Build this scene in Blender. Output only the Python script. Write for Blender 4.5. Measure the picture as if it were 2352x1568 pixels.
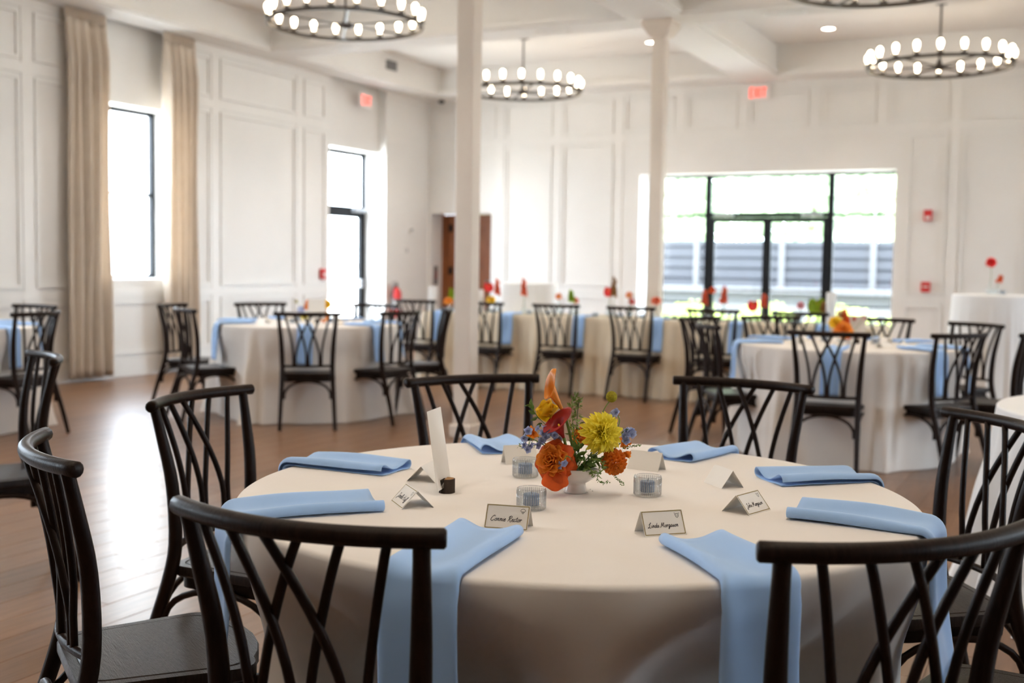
import bpy, math, random
from mathutils import Vector, Matrix
from math import sin, cos, pi, radians as rad

for _o in list(bpy.data.objects):
    bpy.data.objects.remove(_o)
SC = bpy.context.scene
COL = SC.collection
random.seed(7)

# ------------------------------------------------------------------ camera
PITCH, ROLL, YAW, CAMH, FPX = 0.0684720, 0.0148195, 0.4653215, 1.2906687, 2614.39
_c, _s = cos(YAW), sin(YAW)
FW = Vector((-_s, _c, 0)); RT = Vector((_c, _s, 0)); UP = Vector((0, 0, 1))
_f = FW.copy()
FW = _f * cos(PITCH) - UP * sin(PITCH); UP = UP * cos(PITCH) + _f * sin(PITCH)
_r = RT.copy()
RT = _r * cos(ROLL) + UP * sin(ROLL); UP = UP * cos(ROLL) - _r * sin(ROLL)
CAM = Vector((0, 0, CAMH))
cd = bpy.data.cameras.new('camera'); cam = bpy.data.objects.new('camera', cd); COL.objects.link(cam)
m = Matrix.Identity(4)
for i in range(3):
    m[i][0] = RT[i]; m[i][1] = UP[i]; m[i][2] = -FW[i]; m[i][3] = CAM[i]
cam.matrix_world = m
cd.sensor_width = 36; cd.lens = FPX * 36 / 2352; cd.clip_start = .05; cd.clip_end = 400
cd.dof.use_dof = True; cd.dof.focus_distance = 2.42; cd.dof.aperture_fstop = 3.2
SC.camera = cam

# ------------------------------------------------------------------ world, sun, exposure
SC.view_settings.view_transform = 'Standard'; SC.view_settings.look = 'None'
SC.view_settings.gamma = 1; SC.view_settings.use_curve_mapping = False
SC.view_settings.exposure = 0.08
SC.cycles.max_bounces = 10; SC.cycles.diffuse_bounces = 4; SC.cycles.glossy_bounces = 4
SC.cycles.adaptive_threshold = .02; SC.cycles.transparent_max_bounces = 10; SC.cycles.caustics_reflective = False; SC.cycles.caustics_refractive = False
w = bpy.data.worlds.new('world'); SC.world = w; w.use_nodes = True
_nt = w.node_tree; _bg = _nt.nodes['Background']
_bg.inputs[0].default_value = (.74, .87, 1.0, 1); _bg.inputs[1].default_value = 26.0
sd = bpy.data.lights.new('sun', 'SUN'); sd.energy = 36; sd.angle = rad(2); sd.color = (1, .97, .93)
sun = bpy.data.objects.new('sun', sd); COL.objects.link(sun)
sun.rotation_euler = Vector((-.04, .52, -.85)).to_track_quat('-Z', 'Y').to_euler()

XW, YB = -9.33, 15.56            # left wall face, back wall face
XR, YF = 6.6, -5.0               # right wall face, rear wall face
def portal(loc, sx, sy, direction):
    d = bpy.data.lights.new('window_portal', 'AREA'); d.shape = 'RECTANGLE'; d.size = sx; d.size_y = sy
    d.cycles.is_portal = True
    o = bpy.data.objects.new('window_portal', d); COL.objects.link(o); o.location = loc
    o.rotation_euler = Vector(direction).to_track_quat('-Z', 'Z').to_euler()
WIN_Y = [9.37, 5.25, 1.15]           # windows along the left wall
WIN_R_ADDED = [13.2, 9.37, 5.25]                 # windows added in the unseen right wall to let in more daylight
for y in WIN_Y: portal((XW - .47, y, 2.0), 1.36, 1.95, (1, 0, 0))
for y in WIN_R_ADDED:
    portal((XR + .47, y, 2.0), 1.36, 1.95, (-1, 0, 0))
portal((XW - .47, 13.62, 1.45), 1.46, 2.95, (1, 0, 0))
portal((-4.02, YB + .47, 1.3), 3.6, 2.65, (0, -1, 0))

# ------------------------------------------------------------------ pixel helpers (frame 2352 x 1568)
def ray(x, y): return FW + RT * ((x - 1176) / FPX) - UP * ((y - 784) / FPX)
def at_z(x, y, z): d = ray(x, y); return CAM + d * ((z - CAM.z) / d.z)
def at_x(x, y, X): d = ray(x, y); return CAM + d * (X / d.x)
def at_y(x, y, Y): d = ray(x, y); return CAM + d * (Y / d.y)
def at_d(x, y, D): return CAM + ray(x, y) * D

# ------------------------------------------------------------------ materials
MATS = {}
def mat(name, col, rough=.6, var=.0, vscale=8.0, bump=.0, bscale=60.0, spec=.5, metal=0.0, stretch=None, sheen=0.0,
        emit=None, estr=0.0, trans=0.0, ior=1.45, translucent=0.0, perobj=0.0, coat=0.0):
    if name in MATS: return MATS[name]
    M = bpy.data.materials.new(name); M.use_nodes = True; nt = M.node_tree; N = nt.nodes; L = nt.links
    b = N['Principled BSDF']; out = N['Material Output']
    b.inputs['Base Color'].default_value = (*col, 1); b.inputs['Roughness'].default_value = rough
    b.inputs['Specular IOR Level'].default_value = spec; b.inputs['Metallic'].default_value = metal
    b.inputs['IOR'].default_value = ior; b.inputs['Transmission Weight'].default_value = trans
    b.inputs['Coat Weight'].default_value = coat
    if sheen: b.inputs['Sheen Weight'].default_value = sheen
    if emit: b.inputs['Emission Color'].default_value = (*emit, 1); b.inputs['Emission Strength'].default_value = estr
    if var or bump:
        tc = N.new('ShaderNodeTexCoord'); mp = N.new('ShaderNodeMapping'); L.new(tc.outputs['Object'], mp.inputs[0])
        if stretch: mp.inputs['Scale'].default_value = stretch
    fac = None
    if var:
        n = N.new('ShaderNodeTexNoise'); n.inputs['Scale'].default_value = vscale; n.inputs['Detail'].default_value = 5
        L.new(mp.outputs[0], n.inputs['Vector']); fac = n.outputs['Fac']
    if perobj:
        oi = N.new('ShaderNodeObjectInfo'); ge = N.new('ShaderNodeNewGeometry')
        a = N.new('ShaderNodeMath'); a.operation = 'ADD'; L.new(oi.outputs['Random'], a.inputs[0]); L.new(ge.outputs['Random Per Island'], a.inputs[1])
        fr = N.new('ShaderNodeMath'); fr.operation = 'FRACT'; L.new(a.outputs[0], fr.inputs[0])
    if var or perobj:
        base = None
        if var:
            r = N.new('ShaderNodeMix'); r.data_type = 'RGBA'
            r.inputs['A'].default_value = (*[c * (1 - var) for c in col], 1); r.inputs['B'].default_value = (*[min(1, c * (1 + var)) for c in col], 1)
            mr = N.new('ShaderNodeMapRange'); mr.inputs[1].default_value = .3; mr.inputs[2].default_value = .7
            L.new(fac, mr.inputs[0]); L.new(mr.outputs[0], r.inputs['Factor']); base = r.outputs['Result']
        if perobj:
            h = N.new('ShaderNodeHueSaturation'); h.inputs['Color'].default_value = (*col, 1)
            if base: L.new(base, h.inputs['Color'])
            mr2 = N.new('ShaderNodeMapRange'); mr2.inputs[3].default_value = 1 - perobj; mr2.inputs[4].default_value = 1 + perobj
            L.new(fr.outputs[0], mr2.inputs[0]); L.new(mr2.outputs[0], h.inputs['Value']); base = h.outputs['Color']
        L.new(base, b.inputs['Base Color'])
    if bump:
        n2 = N.new('ShaderNodeTexNoise'); n2.inputs['Scale'].default_value = bscale; n2.inputs['Detail'].default_value = 4
        L.new(mp.outputs[0], n2.inputs['Vector'])
        bp = N.new('ShaderNodeBump'); bp.inputs['Strength'].default_value = bump; bp.inputs['Distance'].default_value = .004
        L.new(n2.outputs['Fac'], bp.inputs['Height']); L.new(bp.outputs[0], b.inputs['Normal'])
    if translucent:
        t = N.new('ShaderNodeBsdfTranslucent'); t.inputs[0].default_value = (*col, 1)
        mx = N.new('ShaderNodeMixShader'); mx.inputs[0].default_value = translucent
        L.new(b.outputs[0], mx.inputs[1]); L.new(t.outputs[0], mx.inputs[2]); L.new(mx.outputs[0], out.inputs[0])
    MATS[name] = M
    return M

def glass_mat(name, tint=(1, 1, 1), amt=.03):
    if name in MATS: return MATS[name]
    M = bpy.data.materials.new(name); M.use_nodes = True; nt = M.node_tree; N = nt.nodes; L = nt.links
    N.remove(N['Principled BSDF'])
    tr = N.new('ShaderNodeBsdfTransparent'); tr.inputs[0].default_value = (*tint, 1)
    gl = N.new('ShaderNodeBsdfGlossy'); gl.inputs['Roughness'].default_value = .02
    fr = N.new('ShaderNodeLayerWeight'); fr.inputs[0].default_value = .5
    pw = N.new('ShaderNodeMath'); pw.operation = 'POWER'; pw.inputs[1].default_value = 5; L.new(fr.outputs['Facing'], pw.inputs[0])
    mu = N.new('ShaderNodeMath'); mu.operation = 'MULTIPLY_ADD'; mu.inputs[1].default_value = .9; mu.inputs[2].default_value = amt
    L.new(pw.outputs[0], mu.inputs[0])
    mx = N.new('ShaderNodeMixShader'); L.new(mu.outputs[0], mx.inputs[0]); L.new(tr.outputs[0], mx.inputs[1]); L.new(gl.outputs[0], mx.inputs[2])
    L.new(mx.outputs[0], N['Material Output'].inputs[0])
    MATS[name] = M
    return M

PAINT = mat('wall_paint', (.79, .78, .76), .55, var=.015, vscale=2, bump=.05, bscale=200)
CEIL = mat('ceiling_paint', (.80, .79, .77), .7, var=.01, vscale=2)
TRIM = mat('trim_paint', (.80, .79, .77), .4, var=.01, vscale=3)
POST = mat('post_paint', (.74, .66, .58), .45, var=.02, vscale=4)
BLACKF = mat('black_frame', (.010, .012, .016), .45, spec=.25, var=.2, vscale=20)
GLASS = glass_mat('window_glass')
CLEAR = glass_mat('clear_glass', (.97, .98, .98), .08)
CLOTH = mat('ivory_linen', (.80, .755, .71), .8, var=.015, vscale=6, bump=.12, bscale=900, sheen=.1)
CREAM = mat('cream_linen', (.80, .70, .55), .8, var=.03, vscale=5, bump=.1, bscale=700, sheen=.1)
WHITEL = mat('white_linen', (.84, .84, .84), .8, var=.02, vscale=5, bump=.1, bscale=700, sheen=.1)
BLUE = mat('blue_napkin', (.36, .57, .92), .75, var=.03, vscale=10, bump=.15, bscale=1200, sheen=.25)
WOOD = mat('dark_wood', (.013, .0055, .003), .40, spec=.2, var=.35, vscale=14, bump=.25, bscale=60, stretch=(8, 1, 1))
SEATM = mat('seat_wood', (.015, .0085, .006), .36, spec=.2, var=.45, vscale=18, bump=.35, bscale=50, stretch=(1, 9, 1))
FLOORM = mat('floor_oak', (.185, .096, .049), .31, spec=.8, var=.22, vscale=5, bump=.22, bscale=14, stretch=(7, .6, 1), perobj=.16)
CURT = mat('beige_curtain', (.80, .71, .61), .85, var=.04, vscale=10, bump=.15, bscale=500, translucent=.28)
BRONZE = mat('dark_bronze', (.06, .05, .042), .45, metal=.6, var=.1, vscale=20)
BULB = mat('warm_bulb', (1, .9, .75), .3, emit=(1.0, .80, .57), estr=19)
DOWNL = mat('downlight_lens', (1, .95, .9), .3, emit=(1, .82, .62), estr=30)
BROWN = mat('brown_door_wood', (.26, .085, .028), .45, var=.25, vscale=6, stretch=(6, 6, .6), bump=.1, bscale=20)
CARD = mat('card_paper', (.84, .80, .74), .8, var=.01, vscale=30)
GOLD = mat('gold_ink', (.28, .20, .05), .5, var=.1, vscale=60)
INK = mat('dark_ink', (.018, .013, .02), .7, var=.1, vscale=60)
WAX = mat('blue_wax', (.10, .19, .34), .5, var=.05, vscale=20)
CERAM = mat('white_ceramic', (.82, .78, .74), .18, var=.01, vscale=10, coat=.4)
RED = mat('red_plastic', (.62, .03, .03), .4, var=.05, vscale=20)
WHITEP = mat('white_plastic', (.82, .81, .79), .4, var=.01, vscale=20)
METAL = mat('grey_metal', (.35, .36, .38), .4, metal=.8, var=.05, vscale=20)
GREENS = mat('leaf_green', (.15, .27, .055), .55, var=.35, vscale=40)
GREEND = mat('leaf_green_dark', (.025, .06, .018), .6, var=.3, vscale=40)

# ------------------------------------------------------------------ mesh helpers
def me(name, v, f, smooth=True, mats=None):
    M = bpy.data.meshes.new(name); M.from_pydata([tuple(p) for p in v], [], f); M.validate(); M.update()
    if smooth: M.polygons.foreach_set('use_smooth', [True] * len(M.polygons))
    return M
def ob(name, mesh, material=None, parent=None, loc=None, rot=None, scale=None):
    if material and not mesh.materials: mesh.materials.append(material)
    o = bpy.data.objects.new(name, mesh); COL.objects.link(o)
    if parent: o.parent = parent
    if loc is not None: o.location = loc
    if rot is not None: o.rotation_euler = rot
    if scale is not None: o.scale = scale
    return o
def tag(o, label, cat, group=None, kind=None):
    o['label'] = label; o['category'] = cat
    if group: o['group'] = group
    if kind: o['kind'] = kind
    return o
def struct(o): o['kind'] = 'structure'; return o
def thing(name, label, cat, loc=(0, 0, 0), rz=0, group=None):
    o = bpy.data.objects.new(name, None); COL.objects.link(o); o.location = loc; o.rotation_euler = (0, 0, rz)
    o.empty_display_size = .05
    return tag(o, label, cat, group)
def dup(root, loc, rz, label, group=None, parent=None):
    r = root.copy(); COL.objects.link(r); r.location = loc
    if rz is not None: r.rotation_euler = (0, 0, rz)
    if label: r['label'] = label
    if group: r['group'] = group
    def kids(a, b):
        for ch in a.children:
            c = ch.copy(); COL.objects.link(c); c.parent = b; c.matrix_parent_inverse = ch.matrix_parent_inverse
            kids(ch, c)
    kids(root, r)
    return r
class G:
    def __init__(s): s.v = []; s.f = []
    def add(s, v, f):
        n = len(s.v); s.v += [Vector(p) for p in v]; s.f += [tuple(i + n for i in q) for q in f]; return s
    def box(s, x0, x1, y0, y1, z0, z1):
        v = [(x, y, z) for z in (z0, z1) for y in (y0, y1) for x in (x0, x1)]
        return s.add(v, [(0, 2, 3, 1), (4, 5, 7, 6), (0, 1, 5, 4), (2, 6, 7, 3), (0, 4, 6, 2), (1, 3, 7, 5)])
    def bbox(s, x0, x1, y0, y1, z0, z1, b=.004):     # box with chamfered edges
        v = []; f = []
        P = ((x0, x1), (y0, y1), (z0, z1))
        idx = {}
        for ax in range(3):
            for sd in (0, 1):
                for a in (0, 1):
                    for c in (0, 1):
                        q = [0, 0, 0]; o1, o2 = [(1, 2), (0, 2), (0, 1)][ax]
                        q[ax] = P[ax][sd]; q[o1] = P[o1][a] + (b if a == 0 else -b); q[o2] = P[o2][c] + (b if c == 0 else -b)
                        bits = [0, 0, 0]; bits[ax] = sd; bits[o1] = a; bits[o2] = c
                        idx[(ax, *bits)] = len(v); v.append(q)
        for ax in range(3):
            o1, o2 = [(1, 2), (0, 2), (0, 1)][ax]
            for sd in (0, 1):
                def k(a, c):
                    bits = [0, 0, 0]; bits[ax] = sd; bits[o1] = a; bits[o2] = c; return idx[(ax, *bits)]
                f.append((k(0, 0), k(1, 0), k(1, 1), k(0, 1)))
        for e in range(3):     # edges along axis e
            o1, o2 = [(1, 2), (0, 2), (0, 1)][e]
            for a in (0, 1):
                for c in (0, 1):
                    def k(ax, t):
                        bits = [0, 0, 0]; bits[e] = t; bits[o1] = a; bits[o2] = c; return idx[(ax, *bits)]
                    f.append((k(o1, 0), k(o1, 1), k(o2, 1), k(o2, 0)))
        for a in (0, 1):
            for c in (0, 1):
                for d in (0, 1): f.append(tuple(idx[(ax, a, c, d)] for ax in range(3)))
        return s.add(v, f)
    def tube(s, path, rad_, n=8, cap=True, flat=1.0, flatdir=None):
        P = [Vector(p) for p in path]; m_ = len(P)
        R = rad_ if isinstance(rad_, (list, tuple)) else [rad_] * m_
        t0 = (P[1] - P[0]).normalized()
        ref = Vector(flatdir) if flatdir else (Vector((0, 0, 1)) if abs(t0.z) < .9 else Vector((0, 1, 0)))
        nx = (ref - t0 * ref.dot(t0)).normalized(); v = []; f = []
        for i, p in enumerate(P):
            t = (P[min(i + 1, m_ - 1)] - P[max(i - 1, 0)]).normalized()
            nx = (nx - t * nx.dot(t)).normalized(); ny = t.cross(nx)
            for k in range(n):
                a = 2 * pi * k / n; v.append(p + (nx * cos(a) * flat + ny * sin(a)) * R[i])
        for i in range(m_ - 1):
            for k in range(n):
                k2 = (k + 1) % n; f.append((i * n + k, i * n + k2, (i + 1) * n + k2, (i + 1) * n + k))
        if cap: f.append(tuple(range(n - 1, -1, -1))); f.append(tuple((m_ - 1) * n + k for k in range(n)))
        return s.add(v, f)
    def lathe(s, prof, n=24, cx=0, cy=0, z0=0, rib=None):
        v = []; f = []
        for (r, z) in prof:
            for k in range(n):
                a = 2 * pi * k / n; rr = r * (1 + (rib(k) if rib else 0)); v.append((cx + rr * cos(a), cy + rr * sin(a), z0 + z))
        for i in range(len(prof) - 1):
            for k in range(n):
                k2 = (k + 1) % n; f.append((i * n + k, i * n + k2, (i + 1) * n + k2, (i + 1) * n + k))
        if prof[0][0] > 0: f.append(tuple(range(n - 1, -1, -1)))
        if prof[-1][0] > 0: f.append(tuple((len(prof) - 1) * n + k for k in range(n)))
        return s.add(v, f)
    def prism(s, poly, z0, z1):
        n = len(poly); v = [(x, y, z0) for x, y in poly] + [(x, y, z1) for x, y in poly]
        f = [tuple(range(n - 1, -1, -1)), tuple(range(n, 2 * n))] + [(i, (i + 1) % n, n + (i + 1) % n, n + i) for i in range(n)]
        return s.add(v, f)
    def grid(s, fn, nu, nv, wrap=False):
        v = [fn(i / nu, j / nv) for j in range(nv + 1) for i in range(nu + (0 if wrap else 1))]
        W_ = nu if wrap else nu + 1
        f = [(j * W_ + i, j * W_ + (i + 1) % W_, (j + 1) * W_ + (i + 1) % W_, (j + 1) * W_ + i) for j in range(nv) for i in range(nu)]
        return s.add(v, f)
    def xf(s, M): s.v = [M @ p for p in s.v]; return s
    def mesh(s, name, smooth=True): return me(name, s.v, s.f, smooth)
def sharp(o, ang=40):      # smooth shading with sharp edges kept
    M = o.data
    M.polygons.foreach_set('use_smooth', [True] * len(M.polygons))
    try: M.set_sharp_from_angle(angle=rad(ang))
    except Exception: pass
    return o
def cat_rom(pts, n=6):
    P = [Vector(p) for p in pts]; out = []
    for i in range(len(P) - 1):
        a, b, c, d = P[max(i - 1, 0)], P[i], P[i + 1], P[min(i + 2, len(P) - 1)]
        for k in range(n):
            t = k / n
            out.append(.5 * ((2 * b) + (c - a) * t + (2 * a - 5 * b + 4 * c - d) * t * t + (3 * b - a - 3 * c + d) * t ** 3))
    out.append(P[-1]); return out
def sbox(name, material, parent, *dims, b=None):
    g = G(); (g.bbox(*dims, b=b) if b else g.box(*dims)); return ob(name, g.mesh(name, False), material, parent)
def sm(t, a, b): t = min(1, max(0, (t - a) / (b - a))); return t * t * (3 - 2 * t)

# ================================================================== THE ROOM
H, SZ = 4.2, 3.8                 # coffer ceiling, underside of soffits and beams
WD = .44                         # wall depth
# ---- floor: base slab and oak planks
fl = struct(sbox('floor', mat('floor_base', (.06, .035, .02), .7), None, XW - .4, XR + .4, YF - .4, YB + .42, -.16, -.012))
PW = .175
def plank_mesh(L):
    g = G(); b = .0022; w_ = PW - .0006
    v = [(0, 0, -.012), (w_, 0, -.012), (w_, L, -.012), (0, L, -.012), (0, 0, -b), (w_, 0, -b), (w_, L, -b), (0, L, -b),
         (b, b, 0), (w_ - b, b, 0), (w_ - b, L - b, 0), (b, L - b, 0)]
    f = [(0, 1, 5, 4), (1, 2, 6, 5), (2, 3, 7, 6), (3, 0, 4, 7), (4, 5, 9, 8), (5, 6, 10, 9), (6, 7, 11, 10), (7, 4, 8, 11), (8, 9, 10, 11)]
    g.add(v, f); return g
PL = {L: plank_mesh(L).mesh('plank', False) for L in (1.2, 1.5, 1.8, 2.1)}
for M_ in PL.values(): M_.materials.append(FLOORM)
cands = []
xi = XW; rr = random.Random(3)
while xi < XR:
    y = YF - rr.random() * 1.4
    while y < YB + .4:
        L = rr.choice((1.2, 1.5, 1.8, 2.1))
        cands.append((xi, y, L)); y += L
    xi += PW
def pk(c):
    p = Vector((c[0] + .09, c[1] + c[2] / 2, 0)); d = p - CAM
    if d.dot(FW) < .3: return 99
    px = 1176 + FPX * d.dot(RT) / d.dot(FW); py = 784 - FPX * d.dot(UP) / d.dot(FW)
    return d.length + (0 if -60 < px < 2420 and py < 1800 else 50)
cands.sort(key=pk)
rest = G()
for i, (x, y, L) in enumerate(cands):
    if i < 300: ob('plank', PL[L], None, fl, (x, y, 0))
    else:
        q = plank_mesh(L); q.xf(Matrix.Translation((x, y, 0))); rest.add(q.v, q.f)
o = ob('plank_field', rest.mesh('plank_field', False), FLOORM, fl); o['kind'] = 'stuff'

# ---- walls (solid segments round the openings)
DO = (12.92, 14.33)              # glass door opening in the left wall
g = G(); lo = YF - .4
WO = [(y - .66, y + .66) for y in reversed(WIN_Y)]
for a, b in WO:
    g.box(XW - WD, XW, lo, a, 0, SZ + .5)
    g.box(XW - WD, XW, a, b, 0, 1.06); g.box(XW - WD, XW - .13, a, b, 2.96, SZ + .5); lo = b
g.box(XW - WD, XW, lo, DO[0], 0, SZ + .5); g.box(XW - WD, XW - .13, DO[0], DO[1], 2.89, SZ + .5)
g.box(XW - WD, XW, DO[1], YB + WD, 0, SZ + .5)
wl = struct(ob('wall_left', g.mesh('wall_left', False), PAINT))
AL = (-9.28, -8.20); SF = (-5.79, -2.26)
g = G()
g.box(XW, AL[0], YB, YB + WD, 0, SZ + .5); g.box(AL[0], AL[1], YB, YB + WD, 2.055, SZ + .5); g.box(AL[1], SF[0], YB, YB + WD, 0, SZ + .5)
g.box(SF[0], SF[1], YB, YB + WD, 2.59, SZ + .5); g.box(SF[1], XR + WD, YB, YB + WD, 0, SZ + .5)
wb = struct(ob('wall_back', g.mesh('wall_back', False), PAINT))
g = G(); lo = YF - .4
for a, b in [(y - .66, y + .66) for y in reversed(WIN_R_ADDED)]:
    g.box(XR, XR + WD, lo, a, 0, SZ + .5); g.box(XR, XR + WD, a, b, 0, 1.06); g.box(XR, XR + WD, a, b, 2.96, SZ + .5); lo = b
g.box(XR, XR + WD, lo, YB + WD, 0, SZ + .5)
wr = struct(ob('wall_right', g.mesh('wall_right', False), PAINT))
wf = struct(sbox('wall_front', PAINT, None, XW, XR, YF - .4, YF, 0, SZ + .5))

# ---- panelling
def lb(g, u0, u1, z0, z1, d0, d1): g.box(XW + d0, XW + d1, u0, u1, z0, z1)
def bb(g, u0, u1, z0, z1, d0, d1): g.box(u0, u1, YB - d1, YB - d0, z0, z1)
def piece(name, fn, parent, *a):
    g = G(); fn(g, *a); return ob(name, g.mesh(name, False), TRIM, parent)
def moulding(fn, parent, u0, u1, z0, z1):
    g = G(); w_ = .034; d = .020
    fn(g, u0, u1, z0, z0 + w_, 0, d); fn(g, u0, u1, z1 - w_, z1, 0, d)
    fn(g, u0, u0 + w_, z0 + w_, z1 - w_, 0, d); fn(g, u1 - w_, u1, z0 + w_, z1 - w_, 0, d)
    ob('panel_moulding', g.mesh('panel_moulding', False), TRIM, parent)
RAILS = [(.86, .945), (3.07, 3.17), (3.70, SZ)]
ST = []
for y in reversed(WIN_Y): ST += [y - 1.45, y + 1.25]
ST = [s for s in ST if s > YF + .1] + [DO[0] - .67]
spans_full = [(YF, DO[0])]
for z0, z1 in RAILS:
    segs = []; lo = YF
    for a, b in (WO + [DO]) if z0 > 3 else []: segs.append((lo, a)); lo = b
    segs.append((lo, DO[0] if z0 < 1 else YB))
    for a, b in segs:
        if b - a > .1: piece('wall_rail', lb, wl, a, b, z0, z1, 0, .011)
bsl = struct(piece('baseboard_left', lb, None, YF, DO[0], 0, .2, 0, .022)); struct(piece('baseboard_left', lb, None, DO[1], YB, 0, .2, 0, .022))
for s in ST:
    for z0, z1 in ((.2, .86), (.945, 3.07), (3.17, 3.70)): piece('wall_stile', lb, wl, s - .065, s + .065, z0, z1, 0, .011)
bounds = [YF] + sorted(ST) + [DO[0] - .02]
for a, b in zip(bounds[:-1], bounds[1:]):
    u0, u1 = a + .09, b - .09
    if u1 - u0 < .2: continue
    win = any(u0 < y < u1 for y in WIN_Y)
    moulding(lb, wl, u0, u1, .24, .83)
    if not win:
        moulding(lb, wl, u0, u1, .975, 3.04); moulding(lb, wl, u0, u1, 3.20, 3.67)
    else:
        y = [y for y in WIN_Y if u0 < y < u1][0]
        for p, q in ((u0, y - .70), (y + .70, u1)):
            moulding(lb, wl, p, q, .975, 3.04); moulding(lb, wl, p, q, 3.20, 3.67)
BST = [-8.05, -7.1, -6.12, -5.2, -4.3, -3.32, -2.45, -1.55, -.62, .32, 1.25, 2.2, 3.1, 4.05, 5.0, 5.9]
for z0, z1 in RAILS:
    for a, b in ([(XW, XR)] if z0 > 3 else [(AL[1], SF[0]), (SF[1], XR)]): piece('wall_rail', bb, wb, a, b, z0, z1, 0, .011)
for a, b in ((AL[1], SF[0]), (SF[1], XR)): struct(piece('baseboard_back', bb, None, a, b, 0, .2, 0, .022))
for s in BST:
    zs = [(3.17, 3.70)] + ([(.2, .86), (.945, 3.07)] if s < SF[0] - .1 or s > SF[1] + .1 else [])
    for z0, z1 in zs: piece('wall_stile', bb, wb, s - .065, s + .065, z0, z1, 0, .011)
bx_ = [XW] + BST + [XR]
for a, b in zip(bx_[:-1], bx_[1:]):
    u0, u1 = a + .09, b - .09
    moulding(bb, wb, u0, u1, 3.20, 3.67)
    for (lo_, hi_) in ((AL[1], SF[0]), (SF[1], XR)):
        p, q = max(u0, lo_ + .15), min(u1, hi_ - .1)
        if q - p > .25: moulding(bb, wb, p, q, .24, .83); moulding(bb, wb, p, q, .975, 3.04)

# ---- ceiling, soffits, beams, crown strips
ce = struct(sbox('ceiling', CEIL, None, XW - WD, XR + WD, YF - .4, YB + WD, H, H + .15))
def beam(name, x0, x1, y0, y1):
    bm_ = struct(sbox(name, CEIL, None, x0, x1, y0, y1, SZ, H)); return bm_
def strip(parent, x0, x1, y0, y1):
    g = G(); g.box(x0, x1, y0, y1, SZ + .02, SZ + .085); ob('crown_strip', g.mesh('crown_strip', False), TRIM, parent)
LX = [(-4.30, -3.75), (.69, 1.24)]
CY = [(11.1, 11.6), (7.1, 7.6), (3.1, 3.6), (-.9, -.4)]
sl = beam('soffit_left', XW, -8.89, YF, YB); sb = beam('soffit_back', -8.89, XR - .44, 15.1, YB); sr = beam('soffit_right', XR - .44, XR, YF, YB)
sf_ = beam('soffit_front', -8.89, XR - .44, YF, YF + .44)
ybands = [(YF + .44, -.9), (-.4, 3.1), (3.6, 7.1), (7.6, 11.1), (11.6, 15.1)]
xbands = [(-8.89, -4.30), (-3.75, .69), (1.24, XR - .44)]
longs = [beam('ceiling_beam', a, b, YF + .44, 15.1) for a, b in LX]
cross = []
for a, b in CY:
    for x0, x1 in xbands: cross.append((beam('ceiling_beam', x0, x1, a, b), x0, x1, a, b))
for y0, y1 in ybands:
    for k, (x0, x1) in enumerate(xbands):
        strip([sl, longs[0], longs[1]][k], x0, x0 + .035, y0, y1); strip([longs[0], longs[1], sr][k], x1 - .035, x1, y0, y1)
        near = [c for c in cross if c[1] == x0 and c[4] == y0]; far = [c for c in cross if c[1] == x0 and c[3] == y1]
        strip(near[0][0] if near else sf_, x0 + .035, x1 - .035, y0, y0 + .035)
        strip(far[0][0] if far else sb, x0 + .035, x1 - .035, y1 - .035, y1)

# ---- columns
def column(x, y):
    g = G(); g.bbox(-.068, .068, -.068, .068, .1, SZ - .17, b=.006); c = struct(ob('column', g.mesh('column', False), POST, None, (x, y, 0)))
    g = G(); g.bbox(-.09, .09, -.09, .09, 0, .1, b=.008); ob('plinth', g.mesh('plinth', False), POST, c)
    g = G()
    prof = [(.075, 0), (.10, .02), (.105, .03), (.145, .10), (.16, .12), (.16, .17)]
    n = len(prof); v = []; f = []
    for r, z in prof: v += [(-r, -r, SZ - .17 + z), (r, -r, SZ - .17 + z), (r, r, SZ - .17 + z), (-r, r, SZ - .17 + z)]
    for i in range(n - 1):
        for k in range(4): f.append((i * 4 + k, i * 4 + (k + 1) % 4, i * 4 + 4 + (k + 1) % 4, i * 4 + 4 + k))
    f.append((3, 2, 1, 0)); g.add(v, f); ob('capital', g.mesh('capital', False), POST, c)
    return c
for y in (7.35, 11.35, 3.35, -.65): column(.965, y)
column(-4.07, 7.35); column(-4.03, 11.35); column(-4.03, -.65)

# ---- windows and doors
nwin = 0
def window(xp, y, side):
    global nwin; nwin += 1
    y0, y1, z0, z1 = y - .66, y + .66, 1.06, 2.96
    g = G(); X0, X1 = (xp - .06, xp) if side < 0 else (xp, xp + .06)
    for a in ((y0, y0 + .05, z0, z1), (y1 - .05, y1, z0, z1), (y0 + .05, y1 - .05, z0, z0 + .04), (y0 + .05, y1 - .05, z1 - .05, z1)): g.box(X0, X1, *a)
    wn = struct(ob('window_%d' % nwin, g.mesh('window_frame', False), BLACKF))
    sbox('meeting_rail', BLACKF, wn, X0 + .01, X1 - .01, y0 + .05, y1 - .05, 1.99, 2.03)
    xm = (X0 + X1) / 2
    for a, b in ((z0 + .04, 1.99), (2.03, z1 - .05)): sbox('pane', GLASS, wn, xm - .003, xm + .003, y0 + .05, y1 - .05, a, b)
    return wn
for y in WIN_Y: window(XW - .38, y, -1)
for y in WIN_R_ADDED: window(XR + .38, y, 1)
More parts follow.
